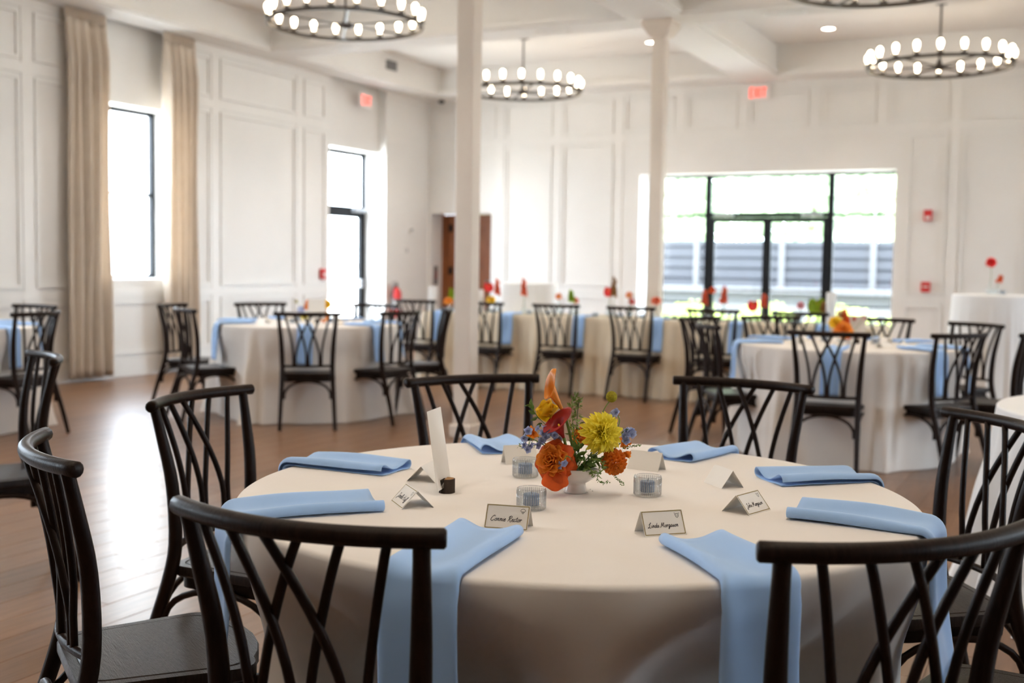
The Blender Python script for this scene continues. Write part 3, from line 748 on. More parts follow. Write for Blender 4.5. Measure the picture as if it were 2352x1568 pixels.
# long table cloth
LT = (-6.35, -1.62, 10.46, 11.16)
def long_cloth():
    x0, x1, y0, y1 = LT; r = random.Random(5); per = []
    def edge(a, b, n):
        for i in range(n): per.append((a[0] + (b[0] - a[0]) * i / n, a[1] + (b[1] - a[1]) * i / n))
    c = .03
    edge((x0 + c, y0), (x1 - c, y0), 260); edge((x1 - c, y0), (x1, y0 + c), 4); edge((x1, y0 + c), (x1, y1 - c), 50); edge((x1, y1 - c), (x1 - c, y1), 4)
    edge((x1 - c, y1), (x0 + c, y1), 260); edge((x0 + c, y1), (x0, y1 - c), 4); edge((x0, y1 - c), (x0, y0 + c), 50); edge((x0, y0 + c), (x0 + c, y0), 4)
    n = len(per); v = []; f = []
    cx, cy = (x0 + x1) / 2, (y0 + y1) / 2
    nrm = []
    for i in range(n):
        a = Vector(per[i - 1]); b = Vector(per[(i + 1) % n]); d = (b - a).normalized(); nrm.append(Vector((d.y, -d.x)))
    arc = [0]
    for i in range(1, n): arc.append(arc[-1] + (Vector(per[i]) - Vector(per[i - 1])).length)
    prof = [(-.012, 0), (-.004, -.003), (0, -.012)] + [(None, u) for u in [k / 16 for k in range(1, 17)]]
    for q, z in prof:
        for i in range(n):
            s = arc[i]
            if q is None:
                u = z; fo = .55 * sin(s * 21 + 1.4 * sin(s * 3.1)) + .35 * sin(s * 47 + 2 * sin(s * 1.7)) + .25 * sin(s * 9.3 + 1)
                off = .04 * u + .07 * u ** .6 * fo * (.4 + .6 * sm(u, 0, .3)); zz = (TZ - .012) * (1 - u) + .005 * u
            else: off = q; zz = TZ + z
            p = Vector(per[i]) + nrm[i] * off; v.append((p.x, p.y, zz))
    m_ = len(prof)
    for j in range(m_ - 1):
        for i in range(n): f.append((j * n + i, j * n + (i + 1) % n, (j + 1) * n + (i + 1) % n, (j + 1) * n + i))
    f.append(tuple(range(n)))
    return tag(ob('long_tablecloth', me('long_tablecloth', v, f), CREAM), 'cream pleated cloth covering the long table before the storefront', 'tablecloth')
long_cloth()

# ---- napkins
def napkin_mesh(e, hang, mirror, seed, amp=1.0, w=.94):
    r = random.Random(seed)
    sec = [(-.071, .003), (-.03, .0025), (.02, .0025), (.058, .003), (.068, .0055), (.0725, .011), (.070, .0175), (.063, .0205), (.052, .0185), (.036, .0125), (.018, .0085),
           (-.004, .0075), (-.022, .0105), (-.038, .0165), (-.052, .0215), (-.063, .0225), (-.071, .0185), (-.075, .0105)]
    sec = [(p.x, p.y) for p in cat_rom([(a, b, 0) for a, b in sec], 3)]
    path = []      # (x, z, tangent angle)
    for k in range(15): path.append((e * k / 14 * .985, 0, 0))
    for k in range(1, 7):
        t = pi / 2 * k / 6; path.append((e - .004 + .016 * sin(t), -.016 + .016 * cos(t), t))
    for k in range(1, 13):
        u = k / 12; path.append((e + .012 + .028 * u + .006 * sin(u * 4 + seed), -.016 - hang * u, pi / 2 - .08))
    v = []; f = []; n = len(sec); L = len(path)
    for j, (x, z, a) in enumerate(path):
        t = j / (L - 1); A = amp * (1 - .45 * sm(t, .2, .62) - .25 * sm(t, .6, 1)); wd = w * (1 + .03 * sm(t, .1, .55)); sh = .004 * sin(t * 7 + seed)
        for (yy, h) in sec:
            hh = .003 + (h - .003) * A + .0015 * sin(t * 11 + yy * 60 + seed)
            v.append((x + sin(a) * hh, (yy * wd + sh) * (-1 if mirror else 1), z + cos(a) * max(.002, hh)))
    for j in range(L - 1):
        for k in range(n - 1):
            q = (j * n + k, j * n + k + 1, (j + 1) * n + k + 1, (j + 1) * n + k); f.append(q if not mirror else q[::-1])
    return me('napkin', v, f)
def add_napkin(cx, cy, ix, iy, deg, mirror, seed, label, group, hang=.27, amp=1.0, w=.94):
    d = Vector((cos(rad(deg)), sin(rad(deg)))); p = Vector((ix, iy)); b = p.dot(d); e = -b + math.sqrt(max(1e-4, b * b - (p.length_squared - .77 ** 2)))
    M_ = napkin_mesh(e, hang, mirror, seed, amp, w)
    o = ob('napkin', M_, BLUE, None, (cx + ix, cy + iy, TZ + .0005), (0, 0, rad(deg)))
    md = o.modifiers.new('thick', 'SOLIDIFY'); md.thickness = .0018; md.offset = 1
    return tag(o, label, 'napkin', group)
GN = 'napkins on the bouquet table'
NAP = [(.016, -.462, -82, False, 'sky blue napkin draped over the table edge below the mushroom place card'),
       (.394, -.337, -49, True, 'sky blue napkin draped over the table edge below the gold-bordered cow-head card'),
       (.500, .029, -3, True, 'sky blue napkin running to the table edge past the angled cow-head card'),
       (.356, .364, 43, False, 'sky blue napkin folded behind the blank tent card, pointing to the storefront-side table'),
       (.055, .525, 80, True, 'sky blue napkin folded behind the blank card and votive beside the bouquet'),
       (-.375, .385, 131, True, 'sky blue napkin partly hidden behind the bouquet and its neighbouring card'),
       (-.486, -.005, 180, True, 'sky blue napkin beside the tall blank sign, rolled end toward the bouquet'),
       (-.316, -.356, -130, False, 'sky blue napkin beside the small angled white place card and the wide-seat chair')]
for i, (x, y, dg, mi, lb_) in enumerate(NAP): add_napkin(TC.x, TC.y, x, y, dg, mi, i + 1, lb_, GN, amp=1.15)
for T, A, S_, lb_, gn in ((T2, A2, S2, 'blue napkin, curtain-side table, at the chair with ', 'napkins on the table by the curtains'),
                      (T3, A3, S3, 'blue napkin, storefront-side table, at the chair with ', 'napkins on the table by the storefront'),
                      (T4, A4, None, 'sky blue napkin hanging over the panelled wall table edge', 'napkins on the panelled wall table')):
    for i, (a, r) in enumerate(A):
        a2 = rad(a + random.uniform(-3, 3)); add_napkin(T[0], T[1], .47 * cos(a2), .47 * sin(a2), a + random.uniform(-4, 4), i % 2 == 0, i + 20, (lb_ + S_[i] if not S_[i].startswith('between') else lb_.replace('with ', '') + S_[i]) if S_ else lb_, gn, w=.78)
def flat_napkin_long(x, lb_):
    M_ = napkin_mesh(.22, .29, random.random() < .5, int(x * 10) % 17, .9, .85)
    o = ob('napkin', M_, BLUE, None, (x, LT[2] + .21, TZ + .0005), (0, 0, -pi / 2)); md = o.modifiers.new('thick', 'SOLIDIFY'); md.thickness = .0018; md.offset = 1
    tag(o, lb_, 'napkin', 'napkins along the long table')
for x, q in zip((-6.1, -5.3, -4.50, -3.68, -2.9, -2.1), ('first', 'second', 'third', 'fourth', 'fifth', 'sixth')): flat_napkin_long(x, 'sky blue napkin over the long table edge, %s from the alcove door end' % q)

# ================================================================== PLACE CARDS
GL = {  # hand-lettered strokes: x-height 1, ascender 2, descender -1
 'C': (1.55, [[(1.35, 1.65), (1.15, 2.0), (.7, 1.75), (.28, 1.05), (.2, .35), (.55, 0), (1.0, .1), (1.4, .5)]]),
 'R': (1.55, [[(.35, 0), (.55, 1.0), (.75, 1.9)], [(.25, 1.45), (.6, 1.9), (1.1, 2.05), (1.4, 1.7), (1.15, 1.25), (.6, 1.05), (.95, .6), (1.25, -.15), (1.5, -.1)]]),
 'L': (1.35, [[(.1, 1.2), (.5, 1.55), (.95, 2.0), (.8, 2.1), (.6, 1.5), (.45, .5), (.2, .02), (-.1, -.12), (.1, .18), (.5, .05), (.9, -.15), (1.25, .15)]]),
 'M': (1.95, [[(-.1, .1), (.15, .05), (.4, .9), (.6, 1.95), (.85, .5), (1.35, 1.95), (1.45, .9), (1.5, .15), (1.85, .25)]]),
 'J': (1.25, [[(.45, 1.6), (.8, 1.95), (1.2, 1.9)], [(.95, 1.95), (.85, .9), (.6, -.5), (.2, -.75), (.1, -.35), (.7, .1), (1.2, .35)]]),
 'H': (1.7, [[(.35, 2.0), (.35, 1.0), (.2, 0)], [(1.35, 2.0), (1.25, 1.0), (1.15, 0), (1.55, .2)], [(.05, .95), (.7, 1.1), (1.45, 1.05)]]),
 'o': (.85, [[(.5, .95), (.18, .65), (.15, .2), (.45, 0), (.72, .35), (.65, .85), (.45, .95), (.85, .8)]]),
 'a': (.95, [[(.7, .85), (.4, .98), (.12, .55), (.15, .08), (.45, .05), (.7, .8), (.68, .15), (.95, .15)]]),
 'n': (1.0, [[(.12, .85), (.25, .95), (.2, .0)], [(.22, .4), (.5, .95), (.72, .8), (.68, .15), (1.0, .15)]]),
 'i': (.5, [[(.08, .6), (.25, .95), (.2, .15), (.5, .15)], [(.32, 1.45), (.36, 1.55)]]),
 'e': (.75, [[(.12, .45), (.45, .6), (.55, .85), (.35, .98), (.12, .5), (.25, .05), (.5, .05), (.78, .3)]]),
 'c': (.72, [[(.6, .8), (.4, .97), (.12, .55), (.2, .05), (.5, .05), (.75, .3)]]),
 't': (.65, [[(.38, 1.7), (.3, .8), (.28, .1), (.65, .18)], [(.05, 1.2), (.65, 1.3)]]),
 'r': (.75, [[(.1, .7), (.25, .98), (.2, .0)], [(.22, .5), (.42, .9), (.65, .92), (.6, .7)]]),
 'd': (.98, [[(.68, .8), (.4, .97), (.12, .5), (.18, .05), (.5, .1), (.72, .9), (.88, 1.9)], [(.75, 1.0), (.7, .15), (.98, .15)]]),
 'g': (.95, [[(.7, .85), (.4, .98), (.12, .55), (.18, .1), (.5, .12), (.7, .85), (.62, -.4), (.35, -.85), (.15, -.6), (.5, -.1), (.95, .2)]]),
 's': (.7, [[(.1, .2), (.4, .98), (.3, .7), (.58, .25), (.4, 0), (.12, .1)], [(.45, .05), (.7, .2)]]),
 'h': (1.0, [[(.1, .5), (.45, 1.8), (.3, 1.95), (.2, .0)], [(.22, .45), (.5, .95), (.7, .75), (.66, .15), (1.0, .15)]]),
 'l': (.5, [[(.05, .4), (.4, 1.7), (.3, 1.95), (.18, 1.2), (.2, .15), (.5, .15)]]),
 'u': (1.0, [[(.1, .7), (.22, .95), (.2, .2), (.45, .05), (.7, .9), (.68, .15), (1.0, .15)]]),
 'f': (.6, [[(.05, .3), (.4, 1.6), (.35, 1.95), (.22, 1.3), (.2, 0), (.15, -.8), (.35, -.6), (.3, 0), (.6, .25)]]),
 ' ': (.55, [])}
def write(text):
    out = []; x = 0
    for ch in text:
        adv, st = GL[ch]
        for s in st: out.append([(x + px + .22 * py, py) for px, py in s])
        x += adv
    return out, x
def make_card(cx, cy, deg, b, label, text=None, icon=None):
    """tent card; the written leaf faces direction deg"""
    Wc, S = .089, .052; hgt = math.sqrt(S * S - b * b); th = .0006
    t = thing('place_card', label, 'place card', (TC.x + cx, TC.y + cy, TZ + .0004), rad(deg) + pi / 2, 'place cards on the bouquet table')
    # local: width along X, written leaf faces -Y
    def P(u, v, side=-1, lift=0):
        n = Vector((0, side * hgt, b)).normalized()
        return Vector((u * (1 if side < 0 else -1), side * b * (1 - v / S), hgt * v / S)) + n * lift
    for sd, nm in ((-1, 'front_leaf'), (1, 'back_leaf')):
        g = G()
        v = [P(-Wc / 2, 0, sd), P(Wc / 2, 0, sd), P(Wc / 2, S, sd), P(-Wc / 2, S, sd), P(-Wc / 2, 0, sd, -th), P(Wc / 2, 0, sd, -th), P(Wc / 2, S, sd, -th), P(-Wc / 2, S, sd, -th)]
        g.add(v, [(0, 1, 2, 3), (7, 6, 5, 4), (0, 4, 5, 1), (1, 5, 6, 2), (2, 6, 7, 3), (3, 7, 4, 0)]); ob(nm, g.mesh(nm, False), CARD, t)
    if not text: return t
    def ribbon(g, pts, w_, lift=.0004):
        pts = [Vector((a, c)) for a, c in pts]; v = []; f = []
        for i, p in enumerate(pts):
            d = (pts[min(i + 1, len(pts) - 1)] - pts[max(i - 1, 0)]); d = d.normalized() if d.length > 1e-9 else Vector((1, 0)); n = Vector((-d.y, d.x)) * w_ / 2
            v += [P(*(p + n), -1, lift), P(*(p - n), -1, lift)]
        for i in range(len(pts) - 1): f.append((2 * i, 2 * i + 1, 2 * i + 3, 2 * i + 2))
        g.add(v, f)
    g = G(); m_ = .0022; x0, x1, y0, y1 = -Wc / 2 + m_, Wc / 2 - m_, m_ + .001, S - m_
    for a in (((x0, y0), (x1, y0)), ((x1, y0), (x1, y1)), ((x1, y1), (x0, y1)), ((x0, y1), (x0, y0))): ribbon(g, a, .0016)
    ob('gold_border', g.mesh('gold_border', False), GOLD, t)
    g = G(); st, L = write(text); k = min(.064 / L, .0062); ox = -L * k / 2 - .002; oy = .0175
    for s in st:
        pts = cat_rom([(ox + a * k, oy + c * k, 0) for a, c in s], 4); ribbon(g, [(p.x, p.y) for p in pts], .0011)
    ob('lettering', g.mesh('lettering', False), INK, t)
    g = G(); ix, iy, r = .031, .0405, .0043
    if icon == 'mushroom':
        ribbon(g, [(ix + r * 1.15 * cos(a), iy + r * 1.0 * sin(a)) for a in [pi * i / 10 for i in range(11)]] + [(ix - r * .8, iy - .0012), (ix, iy - .0016), (ix + r * .8, iy - .0012), (ix + r * 1.15, iy)], .0008)
        ribbon(g, [(ix - r * .35, iy - .0014), (ix - r * .4, iy - .0035), (ix - r * .2, iy - .005), (ix + r * .2, iy - .005), (ix + r * .4, iy - .0035), (ix + r * .35, iy - .0014)], .0008)
    else:
        ribbon(g, [(ix - r * .7, iy + r * .6), (ix - r * .8, iy), (ix - r * .5, iy - r * .9), (ix - r * .2, iy - r * 1.1), (ix + r * .2, iy - r * 1.1), (ix + r * .5, iy - r * .9), (ix + r * .8, iy), (ix + r * .7, iy + r * .6), (ix, iy + r * .75), (ix - r * .7, iy + r * .6)], .0008)
        ribbon(g, [(ix - r * .7, iy + r * .5), (ix - r * 1.1, iy + r * .7), (ix - r, iy + r * 1.3)], .0006); ribbon(g, [(ix + r * .7, iy + r * .5), (ix + r * 1.1, iy + r * .7), (ix + r, iy + r * 1.3)], .0006)
        for s in (-1, 1): ribbon(g, [(ix + s * r * .35, iy + r * .15), (ix + s * r * .35, iy - r * .05)], .0006)
        ribbon(g, [(ix - r * .45, iy - r * .55), (ix, iy - r * .4), (ix + r * .45, iy - r * .55)], .0005)
    ob('animal_icon' if icon != 'mushroom' else 'mushroom_icon', g.mesh('icon', False), INK, t)
    return t
def nrm(deg): return Vector((cos(rad(deg)), sin(rad(deg))))
def card_front(mx, my, deg, b, *a):
    n = nrm(deg); make_card(mx - n.x * b, my - n.y * b, deg, b, *a)
card_front(.031, -.4165, -77, .026, 'ivory tent place card with gold border and mushroom icon', 'Connie Rector', 'mushroom')
card_front(.3245, -.302, -46, .026, 'ivory tent place card with gold border and cow head, beside the napkin crease', 'Linda Morgason', 'cow')
card_front(.432, .0, -16, .034, 'wide-open tent place card with thin border and cow head, angled toward the side napkin', 'John Morgason', 'cow')
card_front(-.278, -.332, -132, .036, 'white tent place card with thin border beside the log sign holder', 'Jonelle Huff', 'cow')
make_card(-.378, -.036, -168, .036, 'blank-backed tent card standing behind the log sign holder')
make_card(-.283, .28, 135, .020, 'blank-backed tent card behind a votive beside the orange rose')
make_card(.039, .37, 84, .024, 'blank-backed tent card beside the orange marigold')
make_card(.274, .266, 45, .030, 'blank-backed tent card before the folded napkin with open loop')

# ---- sign holder: bark log slice with a tall card
p0 = Vector((-1.287, 2.241, TZ))
BARK = mat('bark', (.040, .026, .018), .85, var=.5, vscale=60, bump=.8, bscale=120, stretch=(1, 1, .3))
t = thing('log_sign_holder', 'small bark log slice holding a tall blank card', 'sign holder', p0, rad(16))
g = G(); n = 40; rl = .0185; hl = .032
cut0, cut1 = -.0085, -.0025        # slot across x
def seg(x0, x1, h):
    poly = []
    for k in range(n + 1):
        a = 2 * pi * k / n; x, y = rl * cos(a) * (1 + .03 * sin(5 * a)), rl * sin(a) * (1 + .03 * cos(7 * a)); poly.append((min(x1, max(x0, x)), y))
    out = []
    for q in poly:
        if not out or (Vector(q) - Vector(out[-1])).length > 1e-5: out.append(q)
    return out[:-1]
b_ = G(); b_.prism(seg(-1, cut0, 1), 0, hl * .93); b_.prism(seg(cut1, 1, 1), 0, hl); b_.prism(seg(cut0, cut1, 1), 0, hl * .3); ob('bark_body', b_.mesh('bark_body', False), BARK, t)
g = G(); q = [(x * .88 if x > 0 else max(x, cut1), y * .88) for x, y in seg(cut1, 1, 1)]; g.prism(q, hl, hl + .0006); ob('cut_wood_face', g.mesh('cut_face', False), mat('cut_wood', (.32, .17, .06), .7, var=.3, vscale=200), t)
# tall card: plane along direction 106 deg, leaning
n0 = at_z(1014, 1122, TZ + .012); f0 = at_z(1041, 1106, TZ + .012); n1 = at_z(988, 943, .945); f1 = at_z(1018, 928, .945)
u_ = (f0 - n0); u_ = Vector((u_.x, u_.y, 0)).normalized() * .10
up_ = (n1 - n0 + f1 - f0) / 2
nn_ = u_.cross(up_).normalized() * .0005
cc = p0 + Vector((cos(rad(16)) * -.0055, sin(rad(16)) * -.0055, .0105))
v = [cc - u_ / 2, cc + u_ / 2, cc + u_ / 2 + up_, cc - u_ / 2 + up_]
g = G(); g.add([q + nn_ for q in v] + [q - nn_ for q in v], [(0, 1, 2, 3), (7, 6, 5, 4), (0, 4, 5, 1), (1, 5, 6, 2), (2, 6, 7, 3), (3, 7, 4, 0)])
tag(ob('table_sign_card', g.mesh('table_sign_card', False), CARD), 'tall blank cream card standing in the bark log slice', 'sign')

# ---- votives
RG = glass_mat('ribbed_glass', (.93, .95, .965), .20)
def votive(loc, label, first=[None, None]):
    if first[0] is None:
        t = thing('votive_holder', label, 'candle holder', loc, 0, 'ribbed glass votives')
        g = G(); n = 132; rb = None
        g.lathe([(.001, 0), (.0290, 0), (.0310, .002), (.0312, .008)], n)
        g2 = G(); g2.lathe([(.0312, .008), (.0312, .040), (.0312, .0435), (.0300, .0445)], n, rib=rb); g2.f = [q for q in g2.f if len(q) == 4]
        g3 = G(); g3.lathe([(.0300, .0445), (.0282, .0435), (.0280, .008), (.001, .0075)], n)
        g.f = [q for q in g.f if len(q) <= 4 or q[0] == n - 1]; g3.f = [q for q in g3.f if len(q) == 4]
        g.add(g2.v, g2.f); g.add(g3.v, g3.f); o = ob('glass_cup', g.mesh('glass_cup'), CLEAR, t); sharp(o, 60)
        g = G()
        for k in range(44): a = 2 * pi * k / 44; g.tube([(.0314 * cos(a), .0314 * sin(a), .003), (.0314 * cos(a), .0314 * sin(a), .041)], .0009, 5)
        ob('ribs', g.mesh('glass_ribs'), glass_mat('rib_glass', (.92, .94, .96), .34), t)
        g = G(); n_ = 48; pts = [(.0306 * cos(2 * pi * k / n_), .0306 * sin(2 * pi * k / n_), .0445) for k in range(n_ + 1)]; g.tube(pts, .0009, 6, cap=False); ob('rim', g.mesh('glass_rim'), MATS['rib_glass'], t)
        first[0] = t; return t
    return dup(first[0], loc, 0, label)
def candle(loc, label, first=[None]):
    if first[0] is None:
        t = thing('votive_candle', label, 'candle', loc, 0, 'blue votive candles')
        g = G(); g.lathe([(.001, 0), (.0165, 0), (.0172, .002), (.0172, .0225), (.0165, .024), (.006, .0232), (.001, .0230)], 24); ob('wax_body', g.mesh('wax_body'), WAX, t)
        g = G(); g.tube([(0, 0, .022), (.0005, 0, .028), (.0015, 0, .031)], .0007, 5); ob('wick', g.mesh('wick'), INK, t)
        first[0] = t; return t
    return dup(first[0], loc, 0, label)
for (x, y, a) in ((-.010, -.214, 'between the bouquet and the mushroom place card'), (.157, .053, 'beside the orange marigold side of the bouquet'), (-.183, .111, 'partly hidden behind the orange rose')):
    L = (TC.x + x, TC.y + y, TZ + .0005)
    votive(L, 'clear ribbed glass votive cup ' + a); candle((L[0], L[1], L[2] + .0085), 'blue votive candle in the cup ' + a)

# ================================================================== FLOWERS
ORI = mat('petal_orange', (.97, .30, .028), .5, var=.25, vscale=30, translucent=.3)
ORR = mat('petal_red_orange', (.90, .13, .015), .5, var=.35, vscale=25, translucent=.3)
YEL = mat('petal_yellow', (.98, .84, .10), .55, var=.08, vscale=30, translucent=.3)
PEA = mat('petal_peach', (.95, .79, .48), .6, var=.12, vscale=25, translucent=.3)
MAR = mat('petal_marigold', (.92, .23, .012), .6, var=.25, vscale=40, translucent=.2)
CAO = mat('calla_orange', (.93, .33, .03), .45, var=.25, vscale=18, translucent=.25)
CAR = mat('calla_red', (.36, .012, .012), .42, var=.45, vscale=22, translucent=.15)
GOLDY = mat('petal_gold', (.95, .60, .02), .5, var=.15, vscale=30, translucent=.3)
BLU = mat('petal_blue', (.52, .58, .86), .6, var=.3, vscale=40, translucent=.3)
CRAS = mat('craspedia_yellow', (.50, .42, .02), .8, var=.3, vscale=250, bump=1.0, bscale=600)
CORAL = mat('petal_coral', (.80, .17, .08), .55, var=.25, vscale=30, translucent=.25)
REDF = mat('petal_red', (.74, .02, .02), .35, var=.15, vscale=20)
LIME = mat('leaf_lime', (.33, .48, .02), .5, var=.25, vscale=20, translucent=.3)
VW = Vector((1.033, -2.395, 0)).normalized(); RV = Vector((-VW.y, VW.x, 0))
def B(px, py, dep=0.0):
    z = ((1125 - py) / 1003 + dep * .2) / .98
    return Vector((TC.x, TC.y, TZ)) + RV * ((px - 1318) / 1003) + VW * dep + Vector((0, 0, z))
def petal(L, W, cup=.3, curl=.4, tip=.0, nu=4, nv=6, ruf=0.0, base=.25):
    def fn(u, v):
        x = (u - .5) * 2; wd = W * ((base + (1 - base) * sin(pi * min(1, v * .62 + .0) ** .9)) if tip == 0 else (base + (1 - base) * sin(pi * v ** .8 * .9)) * (1 - .75 * tip * sm(v, .55, 1)))
        if tip == 0: wd *= math.sqrt(max(.0, 1 - max(0, (v - .72) / .28) ** 2 * .75))
        a = curl * v * v * 1.2; y = L * (v - .12 * abs(x) ** 2 * v * (1 if tip == 0 else .5))
        z = cup * W * x * x * (.4 + .6 * (1 - v)) - L * .5 * a * v + ruf * W * sin(9 * u + 3 * v) * v
        return (x * wd / 2, y * (1 - .12 * a), z)
    g = G(); g.grid(fn, nu, nv); return g
def axis_mat(loc, axis, spin=0.0):
    q = Vector(axis).normalized().to_track_quat('Z', 'Y'); return Matrix.Translation(loc) @ q.to_matrix().to_4x4() @ Matrix.Rotation(spin, 4, 'Z')
def place(t, M_): t.matrix_world = M_; t.location, t.rotation_euler, t.scale = M_.to_translation(), M_.to_euler(), M_.to_scale()
def petal_xf(az, r0, tilt, z0): return Matrix.Rotation(az, 4, 'Z') @ Matrix.Translation((0, r0, z0)) @ Matrix.Rotation(rad(90 - tilt), 4, 'X')
def stem_child(t, M_, pts, r_=.0016, m_=GREENS, name='stem'):
    inv = M_.inverted(); g = G(); g.tube([inv @ Vector(p) for p in cat_rom(pts, 5)], r_, 6); return ob(name, g.mesh(name), m_, t)
def rosette(name, label, cat, loc, axis, layers, stem=None, sc=1.0, joined=None, group=None, seed=1):
    """layers: (count, r0, tilt, z0, petal-mesh, material)"""
    r = random.Random(seed); M_ = axis_mat(loc, axis, r.random() * 6) @ Matrix.Scale(sc, 4)
    t = thing(name, label, cat, group=group); place(t, M_)
    for li, (n, r0, tl, z0, pm, mt) in enumerate(layers):
        for k in range(n):
            az = 2 * pi * (k + .5 * (li % 2)) / n + r.uniform(-.12, .12)
            X = petal_xf(az, r0, tl + r.uniform(-5, 5), z0) @ Matrix.Scale(r.uniform(.92, 1.08), 4)
            o = ob('petal', pm, mt, t); o.location, o.rotation_euler, o.scale = X.to_translation(), X.to_euler(), X.to_scale()
    if stem: stem_child(t, M_, stem)
    return t
def joined_head(layers, seed=1):
    r = random.Random(seed); G_ = {}
    for li, (n, r0, tl, z0, pg, mt) in enumerate(layers):
        for k in range(n):
            az = 2 * pi * (k + .5 * (li % 2)) / n + r.uniform(-.12, .12); X = petal_xf(az, r0, tl + r.uniform(-5, 5), z0)
            G_.setdefault(mt.name, G()).add([X @ p for p in pg.v], pg.f)
    return G_
SRC = Vector((TC.x, TC.y, TZ + .05))
# vase
VASE = thing('compote_vase', 'white ceramic footed compote bowl holding the bright bouquet', 'vase', (TC.x, TC.y, TZ + .0005))
g = G(); g.lathe([(.001, 0), (.0262, 0), (.0272, .002), (.0258, .008), (.0238, .016), (.0232, .022), (.033, .028), (.048, .038), (.058, .049), (.0615, .060), (.0595, .0605), (.054, .050), (.04, .039), (.001, .034)], 40)
ob('bowl', g.mesh('compote_bowl'), CERAM, VASE)
g = G(); g.lathe([(.001, .056), (.03, .055), (.057, .052)], 16); g.f = [q for q in g.f if len(q) == 4]; ob('moss_filling', g.mesh('moss'), GREEND, VASE)
# rose
p1 = petal(.021, .021, .75, .2, ruf=.05, nu=8, nv=8).mesh('petal'); p2 = petal(.030, .034, .6, .5, ruf=.05, nu=8, nv=8).mesh('petal'); p3 = petal(.040, .048, .38, .8, ruf=.045, nu=10, nv=8).mesh('petal')
rosette('orange_rose', 'large orange garden rose leaning from the bouquet over the bowl rim', 'flower', B(1268, 1056, .052), VW * 1.0 - RV * .42 + Vector((0, 0, .30)),
        [(4, .002, 6, .012, p1, ORI), (6, .006, 16, .010, p1, ORI), (7, .010, 26, .008, p1, ORI), (7, .011, 36, .003, p2, ORI), (7, .013, 50, 0, p2, ORI), (7, .012, 66, -.004, p3, ORR), (6, .012, 84, -.008, p3, ORR), (5, .012, 100, -.010, p3, ORR)],
        [B(1272, 1050, .04), B(1300, 1066, .025), SRC], seed=4)
pb = petal(.052, .062, .25, .5, ruf=.03, nu=8, nv=8).mesh('fallen_petal')
t = thing('rose_petal', 'broad loose orange rose petal drooping below the rose', 'petal', group=None); M_ = axis_mat(B(1272, 1075, .062), Vector((0, 0, -1)) + VW * .35, 0); place(t, M_)
o = ob('blade', pb, ORR, t); X = Matrix.Rotation(pi, 4, 'Z') @ Matrix.Rotation(rad(90), 4, 'X'); o.rotation_euler = X.to_euler()
# dahlia
q1 = petal(.019, .009, .8, .1, tip=.6, nu=4).mesh('petal'); q2 = petal(.030, .0145, .7, .15, tip=.5, nu=4).mesh('petal'); q3 = petal(.042, .0195, .55, .2, tip=.42, nu=4, nv=8).mesh('petal')
rosette('yellow_dahlia', 'big yellow dahlia with peach-tipped outer petals in the bouquet', 'flower', B(1374, 990, .045), VW * .78 + RV * .72 + Vector((0, 0, .14)),
        [(6, .001, 8, .010, q1, YEL), (9, .003, 20, .009, q1, YEL), (12, .005, 34, .008, q2, YEL), (14, .006, 46, .006, q2, YEL), (16, .007, 58, .004, q3, YEL), (17, .008, 72, .002, q3, PEA), (17, .008, 84, -.002, q3, PEA), (16, .008, 98, -.005, q3, PEA), (14, .007, 112, -.008, q3, PEA)],
        [B(1370, 1000, .03), B(1350, 1040, .015), SRC], seed=5)
# marigold
r1 = petal(.013, .013, .4, .5, nu=6, nv=4, ruf=.16).mesh('petal')
rosette('orange_marigold', 'ruffled orange marigold hanging at the side of the bouquet', 'flower', B(1406, 1058, .05), VW * .9 + RV * .35 + Vector((0, 0, -.35)),
        [(4, .001, 4, .010, r1, MAR), (7, .003, 12, .011, r1, MAR), (11, .006, 22, .010, r1, MAR), (12, .010, 36, .007, r1, MAR), (14, .013, 50, .002, r1, MAR), (15, .015, 66, -.003, r1, MAR), (15, .015, 84, -.009, r1, MAR), (14, .013, 104, -.014, r1, MAR), (12, .010, 124, -.018, r1, MAR)],
        [B(1400, 1055, .035), B(1365, 1050, .02), SRC], sc=1.12, seed=6)
r2 = petal(.020, .016, .5, .3, nu=4, nv=4).mesh('petal')
rosette('orange_ranunculus', 'half-hidden orange bloom behind the dahlia', 'flower', B(1328, 1000, -.01), VW + Vector((0, 0, .6)), [(5, .003, 15, .004, r2, ORI), (7, .007, 40, 0, r2, ORI), (7, .008, 70, -.003, r2, ORI)], [B(1328, 1005, -.012), SRC], seed=8)
rosette('orange_snapdragon', 'small orange blossom under the blue florets beside the dahlia', 'flower', B(1424, 1005, .0), VW + RV, [(4, .002, 25, .004, r2, ORR), (6, .005, 55, 0, r2, ORI)], [B(1420, 1010, 0), B(1380, 1045, 0), SRC], sc=.9, seed=9)
rosette('orange_tulip_bud', 'slim orange bud pointing sideways beside the marigold', 'flower', B(1425, 1036, .03), RV + VW * .3, [(4, .002, 6, 0, r2, ORI), (4, .003, 12, 0, r2, ORI)], [B(1422, 1036, .03), B(1380, 1050, .02), SRC], sc=.95, seed=10)
rosette('orange_lisianthus', 'small golden orange bloom tucked among the blue florets', 'flower', B(1220, 990, .0), VW - RV * .6, [(4, .002, 12, .004, r2, GOLDY), (6, .005, 45, 0, r2, ORI)], [B(1224, 995, 0), B(1280, 1045, 0), SRC], sc=.9, seed=11)
